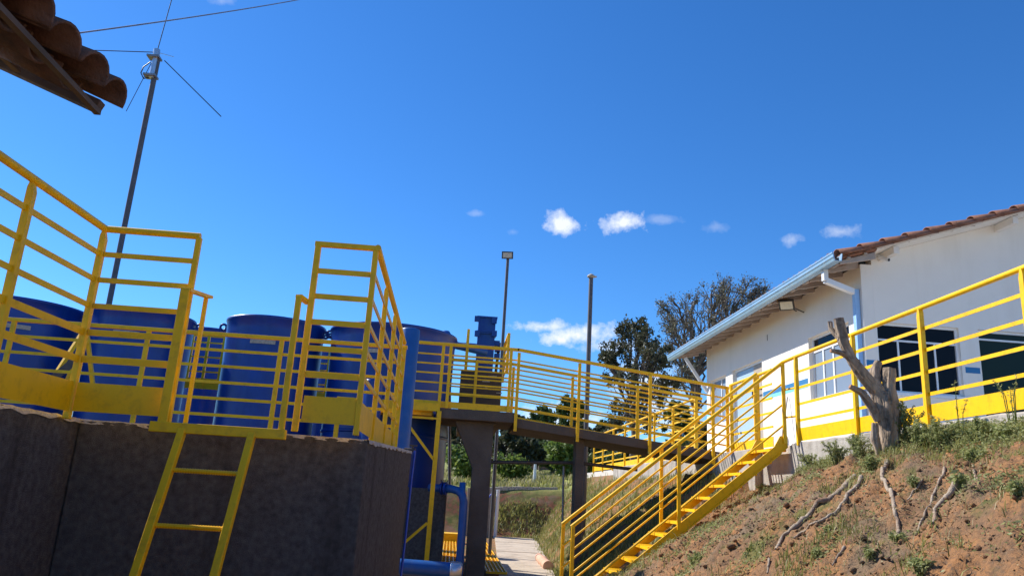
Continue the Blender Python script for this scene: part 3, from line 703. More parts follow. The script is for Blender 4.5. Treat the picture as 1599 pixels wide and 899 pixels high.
# ------------------------------------------------------------------ building
BX, BY0, BY1 = 6.05, 11.0, 18.45; BXR = 18.5
bd = thing('building', 'white single storey building with terracotta roof on the raised patio', 'building', (BX, BY0, 2.43))
PITCHR = math.tan(R(18.3)); ZE = 5.36
def roofz(x): return ZE+.02+(x-BX)*PITCHR   # underside line at the gable wall
RIDGE = 12.2
# gable wall with openings, long wall with openings: built from strips around the holes
def wall_holes(mb, axis, c, th, u0, u1, z0, ztop, holes):
    """ztop is a function of u. holes (ua, ub, za, zb) sorted by ua, not overlapping in u"""
    def blk(ua, ub, za, zb_f):
        za_f = za if callable(za) else (lambda u: za)
        zb2 = zb_f if callable(zb_f) else (lambda u: zb_f)
        def P(u, w, z): return (u, w, z) if axis == 'y' else (w, u, z)
        mb.hexa([P(ua, c, za_f(ua)), P(ub, c, za_f(ub)), P(ub, c+th, za_f(ub)), P(ua, c+th, za_f(ua)), P(ua, c, zb2(ua)), P(ub, c, zb2(ub)), P(ub, c+th, zb2(ub)), P(ua, c+th, zb2(ua))])
    u = u0
    for (ua, ub, za, zb) in holes:
        blk(u, ua, z0, ztop)
        if za > z0+.01: blk(ua, ub, z0, za)
        blk(ua, ub, zb, ztop); u = ub
    blk(u, u1, z0, ztop)
GH = [(6.25, 7.55, 3.40, 4.46), (7.86, 9.9, 2.5, 4.46), (11.2, 12.6, 3.4, 4.46)]
mb = MB(); wall_holes(mb, 'y', BY0, .18, BX+.181, BXR, 2.40, lambda u: min(roofz(u), roofz(RIDGE)-(u-RIDGE)*PITCHR) if u > RIDGE else roofz(u)+.068, GH)
mb.build('wall', WALL, bd, fix=False)
LH = [(11.45, 12.88, 3.46, 4.55), (14.98, 16.66, 2.43, 4.55), (17.10, 18.20, 3.46, 4.53)]
mb = MB(); wall_holes(mb, 'x', BX, .18, BY0, BY1, 2.40, lambda u: ZE, LH); mb.build('wall', WALL, bd, fix=False)
mb = MB(); mb.box(BX+.181, BXR, BY1-.18, BY1, 2.4, ZE); mb.box(BXR-.18, BXR, BY0+.181, BY1-.181, 2.4, ZE); mb.build('wall', WALL, bd)
MB().box(BX+.2, BXR-.2, BY0+.2, BY1-.2, 2.40, 2.44).build('floor', CONC, bd)
MB().box(BX+.3, BXR-.3, BY0+1.6, BY0+1.7, 2.44, ZE-.05).build('inner_wall', mat('inner_wall_paint', (.30, .29, .27), .9), bd)
MB().box(BX+.19, BXR-.19, BY0+.19, BY1-.19, ZE-.04, ZE-.01).build('ceiling', WALL, bd)
# roof deck slabs (underside boards) and tiles
ro = MB(); x_e = 5.47
zr = lambda x: roofz(x)+.10
def roof_slab(mb, xa, xb, ya, yb, off, th):
    mb.hexa([(xa, ya, zr(xa)+off), (xb, ya, zr(xb)+off), (xb, yb, zr(xb)+off), (xa, yb, zr(xa)+off), (xa, ya, zr(xa)+off+th), (xb, ya, zr(xb)+off+th), (xb, yb, zr(xb)+off+th), (xa, yb, zr(xa)+off+th)])
YG0, YG1 = 10.45, 19.35
roof_slab(ro, x_e, RIDGE, YG0+.04, YG1, 0, .02)
z1 = lambda x: zr(RIDGE)-(x-RIDGE)*PITCHR
ro.hexa([(RIDGE, YG0+.04, z1(RIDGE)), (BXR+.6, YG0+.04, z1(BXR+.6)), (BXR+.6, YG1, z1(BXR+.6)), (RIDGE, YG1, z1(RIDGE)), (RIDGE, YG0+.04, z1(RIDGE)+.02), (BXR+.6, YG0+.04, z1(BXR+.6)+.02), (BXR+.6, YG1, z1(BXR+.6)+.02), (RIDGE, YG1, z1(RIDGE)+.02)])
roofo = ro.build('roof', TILE, bd)
# barrel tile mesh: local x along slope, y across
def tile_mesh(L=.42, r0=.105, r1=.088, n=8, th=.014):
    vs = []; fs = []
    for (x, r, zo) in ((0, r0, 0), (L, r1, .0)):
        for rr in (r, r-th):
            for k in range(n+1): t = math.pi*k/n; vs.append((x, rr*math.cos(t), rr*math.sin(t)*.85+zo))
    m = n+1
    for k in range(n):
        fs += [(k, k+1, 2*m+k+1, 2*m+k), (m+k+1, m+k, 3*m+k, 3*m+k+1), (k+1, k, m+k, m+k+1), (2*m+k, 2*m+k+1, 3*m+k+1, 3*m+k)]
    fs += [(0, 2*m, 3*m, m), (n, m+n, 3*m+n, 2*m+n)]
    return MB().add(vs, fs, True)
TM = tile_mesh().mesh('tile', TILE)
sl_ang = -math.atan(PITCHR)
def place_tile(parent, me, loc, rot, name='tile', s=1):
    o = bpy.data.objects.new(name, me); COL.objects.link(o); o.parent = parent
    o.location = Vector(loc)-ORG.get(parent.name, Vector()); o.rotation_euler = rot; o.scale = (s, s, s); return o
ORG[roofo.name] = ORG[bd.name]
rs = random.Random(2)
k = 0; x = x_e-.03
while x < RIDGE-.1:      # verge tiles along the gable edge
    place_tile(roofo, TM, (x, YG0+.06+rs.uniform(-.006, .006), zr(x)+.005+rs.uniform(0, .006)), (rs.uniform(-.03, .03), sl_ang+R(4.5), rs.uniform(-.015, .015)), s=1.18)
    x += .355
# eave course along the long side, its end arcs showing above the gutter
y = YG0+.27; cnt = 0
while y < YG1-.05:
    place_tile(roofo, TM, (x_e-.05+rs.uniform(-.008, .008), y, zr(x_e-.05)+.03), (0, sl_ang+R(2), rs.uniform(-.02, .02))); y += .20
# remaining courses joined
vs = []; fs = []; tv = [v.co.copy() for v in TM.vertices]; tf = [tuple(p.vertices) for p in TM.polygons]; base = 0
from mathutils import Euler
for ci in range(1, 19):
    x = x_e-.05+.37*ci; y = YG0+.27
    if x > RIDGE-.2: break
    E_ = Euler((0, sl_ang+R(2), 0)).to_matrix()
    while y < YG1-.05:
        for v in tv: vs.append(E_@v+Vector((x, y, zr(x)+.03)))
        fs += [tuple(i+base for i in f) for f in tf]; base += len(tv); y += .20
o = MB(); o.add(vs, fs, True); o = o.build('tile_courses', TILE, roofo, fix=False); o['kind'] = 'stuff'
MB().tube([(RIDGE, YG0, zr(RIDGE)+.03), (RIDGE, YG1, zr(RIDGE)+.03)], .12, 12).build('ridge_cap', TILE, roofo)
# pan tiles seen from beneath (undersides between rafters)
pv = MB()
y = YG0+.17
while y < YG1:
    pts = []
    for xa in (x_e-.06, BX+.02):
        pts.append([(xa, y+.095*math.cos(t), zr(xa)-.012-.05*math.sin(t)+.0) for t in [math.pi*k/6 for k in range(7)]])
    pv.add(pts[0]+pts[1], [(k, k+1, 8+k, 7+k) for k in range(6)], True); y += .20
o = pv.build('pan_tiles', TILE, roofo, fix=False); o['kind'] = 'stuff'
# rafter tails under the long eave
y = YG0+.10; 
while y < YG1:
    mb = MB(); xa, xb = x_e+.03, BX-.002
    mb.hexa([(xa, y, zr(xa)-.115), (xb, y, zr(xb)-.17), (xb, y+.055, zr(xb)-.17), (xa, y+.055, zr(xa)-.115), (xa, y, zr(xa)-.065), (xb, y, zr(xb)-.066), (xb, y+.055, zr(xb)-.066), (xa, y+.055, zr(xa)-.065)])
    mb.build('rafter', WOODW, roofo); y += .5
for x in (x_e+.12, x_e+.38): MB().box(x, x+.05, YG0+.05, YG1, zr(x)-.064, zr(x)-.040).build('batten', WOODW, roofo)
# purlin ends carrying the verge
for x in (6.35, 8.3, 10.2, 12.1):
    MB().box(x, x+.09, YG0+.12, BY0-.002, roofz(x)-.05, roofz(x)+.06).build('purlin', WALL, roofo, bevel=.004)
MB().hexa([(5.62, YG0+.10, zr(5.62)-.03), (RIDGE, YG0+.10, zr(RIDGE)-.03), (RIDGE, BY0-.002, zr(RIDGE)-.03), (5.62, BY0-.002, zr(5.62)-.03), (5.62, YG0+.10, zr(5.62)-.004), (RIDGE, YG0+.10, zr(RIDGE)-.004), (RIDGE, BY0-.002, zr(RIDGE)-.004), (5.62, BY0-.002, zr(5.62)-.004)]).build('verge_soffit', WALL, roofo)
# gutter: an open box channel with a rolled lip
gt = MB(); gx = 5.33; gz = 5.19
prof = [(gx, gz+.13), (gx-.012, gz+.13), (gx-.012, gz+.11), (gx, gz+.105), (gx+.004, gz+.06), (gx-.008, gz+.052), (gx+.004, gz+.044), (gx+.02, gz), (gx+.13, gz), (gx+.15, gz+.12), (gx+.143, gz+.12), (gx+.124, gz+.007), (gx+.026, gz+.007), (gx+.012, gz+.12)]
gt.prism(prof, 'y', YG0-.02, YG1+.1); gut = gt.build('gutter', GUTTER, bd)
# downpipe
dp = MB(); 
dp.bar((5.44, 10.93, 5.19), (5.44, 10.93, 5.02), .07, .09, up=(0, 1, 0)); dp.bar((5.44, 10.93, 5.03), (5.98, 11.10, 4.93), .075, .085); dp.build('downpipe', WHITEP, gut, bevel=.004)
MB().bar((BX-.045, 11.10, 4.97), (BX-.045, 11.10, 2.45), .075, .09, up=(0, 1, 0)).build('downpipe', DOWNP, gut, bevel=.004)
# diagonal eave brace at the far corner
MB().bar((5.50, 18.42, 5.10), (BX, 18.42, 4.30), .07, .07).build('eave_brace', WHITEP, bd)
# painted bands
def band_y(ya, yb):
    MB().box(BX-.004, BX-.0005, ya, yb, 3.77, 3.86).build('painted_band', BAND_B, bd, label='blue painted band on the wall')
    MB().box(BX-.003, BX-.0005, ya, yb, 3.70, 3.769).build('painted_band', BAND_G, bd, label='pale green painted band on the wall')
band_y(12.95, 14.95); band_y(16.7, 17.07); band_y(18.23, 18.44)
def band_x(xa, xb):
    MB().box(xa, xb, BY0-.004, BY0-.0005, 3.77, 3.86).build('painted_band', BAND_B, bd, label='blue painted band on the wall')
band_x(BX, 6.22); band_x(7.60, 7.83)
# windows on the gable wall
def win_y(x0, x1, z0, z1, mull, transom, glass, frame=WHITEP, lab=None):
    w = MB(); f = .035; yy = BY0+.05
    w.box(x0, x1, yy, yy+.05, z0, z0+f); w.box(x0, x1, yy, yy+.05, z1-f, z1); w.box(x0, x0+f, yy, yy+.05, z0+f, z1-f); w.box(x1-f, x1, yy, yy+.05, z0+f, z1-f)
    if transom: w.box(x0+f, x1-f, yy+.004, yy+.046, transom-.014, transom+.014)
    wo_ = w.build('window', frame, bd, label=lab)
    for m_ in mull:
        MB().box(m_-.014, m_+.014, yy+.006, yy+.044, z0+f, (transom or z1)-.015).build('mullion', frame, wo_)
    xs_ = [x0+f]+list(mull)+[x1-f]
    for a, b in zip(xs_[:-1], xs_[1:]): MB().box(a+.014, b-.014, yy+.020, yy+.026, z0+f, (transom or z1)-.016).build('pane', glass, wo_)
    if transom: MB().box(x0+f, x1-f, yy+.020, yy+.026, transom+.015, z1-f).build('pane', glass, wo_)
    MB().box(x0-.06, x1+.06, BY0-.035, BY0+.05, z0-.045, z0-.002).build('sill', WHITEP, wo_)
    return wo_
win_y(6.25, 7.55, 3.40, 4.46, (6.60, 7.18), 4.20, GL_DARK, lab='dark window with white aluminium frame and transom')
win_y(7.86, 9.9, 2.50, 4.46, (8.9,), 4.32, GL_GREEN, lab='wide green tinted sliding window')
win_y(11.2, 12.6, 3.4, 4.46, (11.9,), None, GL_DARK)
def win_x(y0, y1, z0, z1, mull, transom, glass, lab=None, frame=WHITEP):
    w = MB(); f = .04; xx = BX+.07
    w.box(xx, xx+.05, y0, y1, z0, z0+f); w.box(xx, xx+.05, y0, y1, z1-f, z1); w.box(xx, xx+.05, y0, y0+f, z0+f, z1-f); w.box(xx, xx+.05, y1-f, y1, z0+f, z1-f)
    if transom: w.box(xx+.004, xx+.046, y0+f, y1-f, transom-.018, transom+.018)
    wo_ = w.build('window', frame, bd, label=lab)
    for m_ in mull: MB().box(xx+.002, xx+.048, m_-.022, m_+.022, z0+f, (transom or z1)-.02).build('mullion', frame, wo_)
    ys_ = [y0+f]+list(mull)+[y1-f]
    for a, b in zip(ys_[:-1], ys_[1:]): MB().box(xx+.02, xx+.026, a+.02, b-.02, z0+f, (transom or z1)-.02).build('pane', glass, wo_)
    if transom: MB().box(xx+.02, xx+.026, y0+f, y1-f, transom+.019, z1-f).build('pane', GL_DARK, wo_)
    return wo_
win_x(11.45, 12.88, 3.46, 4.55, (12.15, 12.5), 4.30, GL_PALE, lab='window with pale mullioned panes near the building corner')
win_x(17.10, 18.20, 3.46, 4.53, (17.6,), None, GL_PALE, lab='small window at the far end of the sunlit wall')
# doorway: pale blue glazed leaf and a grey steel leaf
dr = MB(); xx = BX+.06
dr.box(xx, xx+.06, 14.98, 15.02, 2.44, 4.55); dr.box(xx, xx+.06, 16.62, 16.66, 2.44, 4.55); dr.box(xx, xx+.06, 15.021, 16.619, 4.50, 4.55)
door = dr.build('door', WHITEP, bd, label='wide doorway with a pale blue glazed leaf and a beige leaf')
MB().box(xx+.02, xx+.05, 15.62, 16.61, 2.46, 4.49).build('glazed_leaf', GL_DOOR, door)
MB().box(xx+.01, xx+.05, 15.03, 15.60, 2.46, 4.49).build('steel_leaf', mat('beige_steel_leaf', (.40, .34, .27), .6, dirt=(.3, .24, .18), dirt_amt=.5), door)
for z in (3.95, 2.95):
    mb = MB(); mb.tube([(xx+.0, 15.15, z), (xx-.10, 15.17, z), (xx-.10, 15.45, z), (xx, 15.47, z)], .016, 6); mb.tube([(xx-.09, 15.42, z), (xx-.09, 15.42, z-.16)], .02, 6); mb.build('handle', BLACK, door)
# vent slit on the wall
c = atx(1198, 527, BX-.004); MB().box(BX-.004, BX-.0005, c.y-.012, c.y+.012, c.z-.06, c.z+.06).build('slit', BLACK, bd)
# broom pole leaning at the door
o = MB().tube([(5.75, 13.6, 2.44), (BX-.03, 13.75, 3.62)], .014, 8).build('broom_handle', GALV); tag(o, 'thin grey pole leaning against the white wall beside the door', 'pole')

# wall floodlight
def floodlight(parent, c, d, w, h, t=.05):
    """c centre of the lens, d facing direction"""
    d = Vector(d).normalized(); s_ = d.cross(Vector((0, 0, 1))).normalized(); u = s_.cross(d)
    def bx(o0, o1, hw, hh): return [c+d*o0-s_*hw-u*hh, c+d*o0+s_*hw-u*hh, c+d*o0+s_*hw+u*hh, c+d*o0-s_*hw+u*hh, c+d*o1-s_*hw-u*hh, c+d*o1+s_*hw-u*hh, c+d*o1+s_*hw+u*hh, c+d*o1-s_*hw+u*hh]
    MB().hexa(bx(-t, 0, w/2, h/2)).build('housing', BLACK, parent, bevel=.004)
    MB().hexa(bx(.001, .006, w/2-.025, h/2-.025)).build('lens', LENS, parent)
    mb = MB()
    for k in range(7): q = -.5+.95*k/6; mb.bar(c-d*(t+.012)+s_*w*q*.85-u*h*.4, c-d*(t+.012)+s_*w*q*.85+u*h*.4, .008, .03, up=d)
    mb.build('cooling_fin', BLACK, parent)
c = Vector((BX-.34, 12.95, 5.14))
fw = thing('floodlight', 'square floodlight on a bracket under the long eave of the white building', 'floodlight', (BX, 13.1, 5.1))
floodlight(fw, c, (-.5, -.75, -.75), .26, .20)
mb = MB(); mb.bar(c+Vector((.05, .05, .02)), (BX, 13.0, 5.05), .025, .012); mb.bar(c+Vector((.03, .08, .03)), (BX, 13.3, 5.14), .025, .012); mb.tube([c, c+Vector((.0, .1, .12)), (5.8, 13.2, 5.36)], .005, 6); mb.build('bracket', BLACK, fw)
# cctv camera on the gable wall
cc = thing('security_camera', 'small white security camera under the gable verge', 'camera', (6.4, 10.95, 5.42))
c = at(1381, 405, 10.86)
MB().tube([c+Vector((-.04, .06, .05)), c+Vector((.02, -.08, -.03))], .030, 12).build('body', WHITEP, cc)
MB().tube([c+Vector((.02, -.081, -.03)), c+Vector((.023, -.088, -.033))], .022, 12).build('lens', BLACK, cc)
MB().tube([c+Vector((-.02, .03, .03)), c+Vector((-.05, .10, .10)), (c.x-.05, BY0, c.z+.10)], .012, 8).build('bracket', WHITEP, cc)

# ------------------------------------------------------------------ lamp poles
def pole(label, px, pyt, pyb, Y, r, m=MASTM):
    a = at(px, pyt, Y); t = thing('lamp_post', label, 'lamp post', (a.x, Y, G0))
    MB().tube([(a.x, Y, G0), (a.x, Y, a.z)], [r*1.15, r], 12).build('pole', m, t); return t, a
t, a = pole('tall slim floodlight pole behind the blue box', 793, 404, 578, 17, .035)
floodlight(t, a+Vector((-.02, -.08, .06)), (-.15, -1, -.35), .26, .17)
MB().bar(a+Vector((0, 0, -.02)), a+Vector((0, -.05, .03)), .03, .03).build('bracket', BLACK, t)
t, a = pole('tall plain grey pole with a pale cap behind the footbridge', 923, 434, 670, 16, .046)
mb = MB(); mb.lathe(a, [(.05, 0), (.085, .02), (.085, .05), (.03, .09), (.001, .09)], 16); mb.tube([a+Vector((.05, 0, .03)), a+Vector((.12, 0, .04))], .02, 8); mb.build('photocell', STICK, t)

# ------------------------------------------------------------------ antenna mast
AY = 15.7
am = thing('antenna_mast', 'leaning-looking grey mast with a ground-plane antenna above the left railing', 'antenna', (-3.7, AY, 1.9))
top = at(247, 90, AY); bot = Vector((top.x, AY, 1.2))
MB().tube([bot, top], .056, 12).build('mast', MASTM, am)
hub = at(245, 82, AY)
up_ = at(268, 0, AY); d = (up_-hub).normalized()
MB().tube([hub, hub+d*2.7], .010, 6).build('whip', BLACK, am)
for (x, y, r, Y2) in ((120, 78, .010, AY-.6), (345, 182, .011, AY-1), (197, 174, .008, AY+1), (271, 89, .010, AY+1)):
    MB().tube([hub if x != 345 else at(257, 95, AY), at(x, y, Y2)], r, 6).build('radial', SILVER if x == 271 else BLACK, am)
mb = MB(); mb.tube([at(244, 84, AY-.05), at(236, 122, AY-.05)], .055, 12); mb.tube([at(245, 78, AY-.05), at(244, 88, AY-.05)], .07, 12); mb.build('matching_section', SILVER, am)
for y in (92, 121): c = at(243-(y-92)*.2, y, AY); MB().box(c.x-.14, c.x+.12, AY-.15, AY+.07, c.z-.022, c.z+.022).build('clamp', GALV, am)
pts = [at(235, 97, AY-.05), at(224, 105, AY-.05), at(220, 114, AY-.05), at(224, 123, AY-.05), at(234, 121, AY-.05)]
MB().tube(pts, .013, 6).build('cable_loop', BLACK, am)
# overhead service wire
def wire(label, a, b, sag, r):
    pts = [a.lerp(b, k/24)-Vector((0, 0, sag*4*(k/24)*(1-k/24))) for k in range(25)]
    o = MB().tube(pts, r, 6).build('overhead_wire', GALV); tag(o, label, 'wire')
wire('thin overhead wire crossing the sky from the tiled roof', at(100, 55, 3.1), at(640, -40, 9), .06, .0038)

# ------------------------------------------------------------------ near tiled roof corner
rf = thing('tiled_roof', 'corner of an old clay tiled roof overhead at top left', 'roof', (-1.5, 2.9, 3.1))
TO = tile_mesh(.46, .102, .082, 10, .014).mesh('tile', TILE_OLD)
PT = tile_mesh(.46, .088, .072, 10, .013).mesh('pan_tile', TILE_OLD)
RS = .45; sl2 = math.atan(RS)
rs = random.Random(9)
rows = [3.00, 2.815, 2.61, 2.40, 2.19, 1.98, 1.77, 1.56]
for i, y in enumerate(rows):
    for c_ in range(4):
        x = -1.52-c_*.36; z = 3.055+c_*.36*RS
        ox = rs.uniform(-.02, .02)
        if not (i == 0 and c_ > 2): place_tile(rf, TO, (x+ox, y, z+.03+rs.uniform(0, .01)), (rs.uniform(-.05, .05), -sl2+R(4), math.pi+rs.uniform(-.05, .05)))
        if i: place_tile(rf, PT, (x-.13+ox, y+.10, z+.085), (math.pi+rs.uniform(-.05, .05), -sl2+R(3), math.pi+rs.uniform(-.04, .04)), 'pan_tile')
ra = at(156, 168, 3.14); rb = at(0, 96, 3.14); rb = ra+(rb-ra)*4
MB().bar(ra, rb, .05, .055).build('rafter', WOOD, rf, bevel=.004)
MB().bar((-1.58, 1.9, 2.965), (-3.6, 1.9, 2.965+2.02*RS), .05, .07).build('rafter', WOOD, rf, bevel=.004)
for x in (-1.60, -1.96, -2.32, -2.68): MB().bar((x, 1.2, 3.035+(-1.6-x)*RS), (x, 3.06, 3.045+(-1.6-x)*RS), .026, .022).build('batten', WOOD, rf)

# ------------------------------------------------------------------ vegetation
def leaf_cards(C, size, aspect=.55, flat=0.0, cup=True):
    """C centres (n,3) -> folded leaf of 2 quads? kept as one diamond quad each"""
    n = len(C)
    a = RNG.normal(size=(n, 3)); a[:, 2] *= (1-flat)
    a /= np.linalg.norm(a, axis=1)[:, None]
    b = RNG.normal(size=(n, 3)); b -= a*(a*b).sum(1)[:, None]; b /= np.linalg.norm(b, axis=1)[:, None]
    s = size*RNG.uniform(.6, 1.35, n)[:, None]
    P0 = C-a*s; P1 = C+b*s*aspect; P2 = C+a*s; P3 = C-b*s*aspect
    V = np.stack([P0, P1, P2, P3], 1).reshape(-1, 3); F = np.arange(4*n).reshape(n, 4)
    t = np.repeat(np.clip(RNG.beta(2, 2.4, n), 0, 1), 4)
    return V, F, t
def tree(name, label, cat, base, split, blobs, leaf, m, nleaf, rt=.14, twig=10, trunk=TRUNK, group=None, droop=0, tr_=.03, aspect=.55, hollow=.35):
    """blobs: list of (centre, radius). limbs from the split point to each blob, twigs inside, leaf clumps on the twigs"""
    t = thing(name, label, cat, base, group); base = Vector(base); split = Vector(split); rn = random.Random(hash(label) % 1000 if False else len(label)*7+int(base.x*10))
    mb = MB()
    def wander(a, b, r0, r1, n=6, amp=.08):
        L = (b-a).length; pts = []
        for k in range(n+1):
            q = k/n; p = a.lerp(b, q)
            if 0 < k < n: p += Vector((rn.uniform(-1, 1), rn.uniform(-1, 1), rn.uniform(-.4, 1)))*amp*L
            pts.append(p)
        mb.tube(pts, [lerp(r0, r1, k/n) for k in range(n+1)], 6, cap=False); return pts
    tr = wander(base, split, rt, rt*.72, 6, .03)
    C = []
    for (c, r) in blobs:
        c = Vector(c); start = split if rn.random() < .6 else tr[4]
        lp = wander(start, c, rt*.42, tr_, 7, .06)
        for k in range(twig):
            d = Vector((rn.gauss(0, 1), rn.gauss(0, 1), rn.gauss(.15, .9))).normalized()
            e = c+d*r*rn.uniform(hollow+.25, 1.05); s0 = lp[rn.choice((4, 5, 6, 7))]
            tp = wander(s0, e, tr_*.6, tr_*.16, 4, .10)
            for j in range(3):
                d2 = (d+Vector((rn.gauss(0, .7), rn.gauss(0, .7), rn.gauss(0, .6)))).normalized(); e2 = tp[3]+d2*r*.42
                tp2 = wander(tp[3], e2, tr_*.3, tr_*.10, 3, .10); C += [tp2[1], tp2[2], tp2[3]]
            C += [tp[3], tp[4]]
    mb.build('trunk', trunk, t, fix=False)
    C = np.array([tuple(c) for c in C]); nrm = np.mean([b[1] for b in blobs])
    idx = RNG.integers(0, len(C), nleaf); P = C[idx]+RNG.normal(scale=nrm*.13, size=(nleaf, 3))
    V, F, ti = leaf_cards(P, leaf, aspect)
    # whole clumps share a shade
    cl = RNG.uniform(-.25, .25, len(C))[idx]; ti = np.clip(ti+np.repeat(cl, 4), 0, 1)
    npmesh('crown', V, F, m, ti, t)
    return t
def B(px, py, Y, rpx): c = at(px, py, Y); return (c, rpx/FPX*Y)
def BL(lst, Y, dy=1.0):
    return [B(x, y, Y+random.Random(x*7+y).uniform(-dy, dy), r) for (x, y, r) in lst]
# dark leafy tree behind the footbridge
bl = BL([(985, 520, 24), (1010, 530, 22), (960, 545, 22), (992, 560, 26), (1025, 570, 24), (955, 580, 16), (985, 600, 26), (1020, 620, 24), (975, 640, 22), (1005, 655, 24), (1045, 600, 18), (960, 665, 18), (1030, 550, 16), (948, 560, 12), (1000, 508, 12)], 25)
b0 = at(990, 720, 25); tree('leafy_tree', 'dark dense tree behind the footbridge, left of the bare tree', 'tree', (b0.x, 25, H(b0.x, 25)), at(990, 640, 25), bl, .052, LEAF_DARK, 13000, .11, 14)
# nearly bare grey tree behind the roof
bl = BL([(1060, 480, 26), (1085, 470, 24), (1110, 460, 26), (1140, 455, 26), (1165, 450, 24), (1180, 465, 22), (1120, 490, 24), (1150, 480, 24), (1070, 510, 22), (1045, 500, 16), (1100, 520, 22), (1060, 545, 18), (1130, 440, 16), (1195, 450, 14), (1085, 545, 18), (1170, 490, 20), (1190, 478, 18), (1050, 525, 20), (1042, 556, 18), (1076, 572, 20), (1100, 548, 20), (1062, 592, 18), (1034, 478, 14)], 28, 1.6)
b0 = at(1090, 700, 28); tree('sparse_tree', 'tall thinly leaved grey tree rising behind the white roof', 'tree', (b0.x, 28, 2.3), at(1088, 590, 28), bl, .040, LEAF_GREY, 8500, .105, 20, tr_=.034)
# background trees beyond the field
def btree(px, top, w, Y, label, m, n=7000, leaf=.16, name='background_tree', base=735):
    rn = random.Random(px); b0 = at(px, base, Y); bz = H(b0.x, Y); tz = at(px, top, Y).z; h = tz-bz; W_ = w/FPX*Y/2
    bl = []
    for k in range(11):
        q = rn.uniform(.25, .92); a = rn.uniform(0, 6.28); rr = W_*math.sqrt(max(.1, 1-((q-.5)/.55)**2))*rn.uniform(.2, .85)
        bl.append((Vector((b0.x+math.cos(a)*rr, Y+math.sin(a)*rr*.7, bz+h*q)), W_*rn.uniform(.26, .42)))
    tree(name, label, 'tree', (b0.x, Y, bz-.1), (b0.x+rn.uniform(-.3, .3), Y, bz+h*.35), bl, leaf, m, n, .13, 8, group='trees beyond the grassy field')
btree(705, 648, 80, 42, 'dark tree beyond the field, left of the brown column', LEAF_DARK, 8000)
btree(655, 655, 90, 46, 'dark tree beyond the field, behind the largest tank', LEAF_DARK, 5000)
btree(795, 655, 80, 47, 'dark green tree beyond the field, just right of the brown column', LEAF_DARK, 8000)
btree(845, 640, 80, 52, 'olive tree beyond the field, under the middle of the footbridge', LEAF_MID, 7000)
btree(893, 612, 80, 56, 'tall open-crowned tree beyond the field, left of the grey pole', LEAF_MID, 5500)
btree(940, 650, 70, 50, 'mid green tree beyond the field, right of the grey pole', LEAF_MID, 5000)
btree(1060, 625, 80, 44, 'green tree behind the far patio railing, below the bare tree', LEAF_MID, 6500)
btree(1110, 640, 70, 38, 'dark green tree beside the far corner of the white building', LEAF_DARK, 5000)
btree(730, 672, 66, 36, 'dark bushy tree behind the bright bush left of the brown column', LEAF_DARK, 9000, .12)
btree(815, 668, 70, 38, 'dark bushy tree behind the horizontal pipe, right of the brown column', LEAF_DARK, 9000, .12)
btree(862, 672, 66, 41, 'greyish green tree behind the horizontal pipe, left of the grey pole', LEAF_MID, 8000, .12)
btree(925, 668, 70, 37, 'dark bushy tree just behind the slim bridge column', LEAF_DARK, 8000, .12)
btree(985, 690, 70, 33, 'low green tree behind the start of the far patio railing', LEAF_MID, 6000, .10)
btree(770, 675, 60, 60, 'hazy green tree farthest beyond the field', LEAF_MID, 4000)
def bush(px, py, wpx, hpx, Y, label, m, n=2500, leaf=.07, name='bush', cat='bush', group=None):
    c = at(px, py, Y); z0 = H(c.x, Y); rn = random.Random(px+3)
    t = thing(name, label, cat, (c.x, Y, z0), group)
    W_ = wpx/FPX*Y/2; h = hpx/FPX*Y
    mb = MB(); C = []
    for k in range(34):
        a = rn.uniform(0, 6.28); e = Vector((c.x+math.cos(a)*W_*rn.uniform(.2, 1), Y+math.sin(a)*W_*rn.uniform(.2, 1), z0+h*rn.uniform(.45, 1.0)))
        b_ = Vector((c.x+rn.uniform(-.1, .1)*W_, Y, z0-.03)); md = b_.lerp(e, .5)+Vector((0, 0, h*.12))
        mb.tube([b_, md, e], [.012, .008, .003], 5, cap=False)
        for q in (.3, .5, .7, .85, 1): C.append(tuple(b_.lerp(e, q)+Vector((0, 0, h*.12*math.sin(q*3.1)))))
    mb.build('stems', TRUNK, t, fix=False)
    C = np.array(C); idx = RNG.integers(0, len(C), n); P = C[idx]+RNG.normal(scale=W_*.13, size=(n, 3)); P[:, 2] = np.maximum(P[:, 2], z0)
    V, F, ti = leaf_cards(P, leaf, .45); npmesh('foliage', V, F, m, ti, t)
    return t
bush(725, 735, 60, 50, 32, 'bright green bush in the field left of the brown column', LEAF_LITE, 3500, .12)
bush(800, 735, 60, 34, 33, 'pale green shrub in the field right of the brown column', LEAF_LITE, 3000, .11)
bush(882, 725, 60, 62, 33, 'bright bush in the field beside the slim bridge column', LEAF_LITE, 3500, .12)
bush(940, 725, 60, 40, 31, 'green bush under the lower end of the footbridge', LEAF_MID, 2500, .10)

# house far behind
hc = at(868, 700, 58); hz_ = at(868, 712, 58).z
hs_ = thing('house', 'small distant brick house half hidden behind the trees', 'house', (hc.x, 58, hz_))
MB().box(hc.x-2.2, hc.x+1.6, 58, 62, H(hc.x, 58)-.2, hz_+1.5).build('wall', REDW, hs_)
MB().prism([(hc.x-2.6, hz_+1.5), (hc.x+2.0, hz_+1.5), (hc.x-.3, hz_+2.3)], 'y', 57.6, 62.4).build('roof', TILE, hs_)
MB().box(hc.x-.2, hc.x+.9, 57.93, 57.99, hz_+.2, hz_+1.1).build('window', GL_PALE, hs_)
mp = at(836, 722, 31); mz = H(mp.x, 31); o = MB().tube([(mp.x, 31, mz), (mp.x, 31, mz+.75)], [.075, .05], 10).build('marker_post', WHITEP); tag(o, 'small white post standing in the far grassy field', 'post')

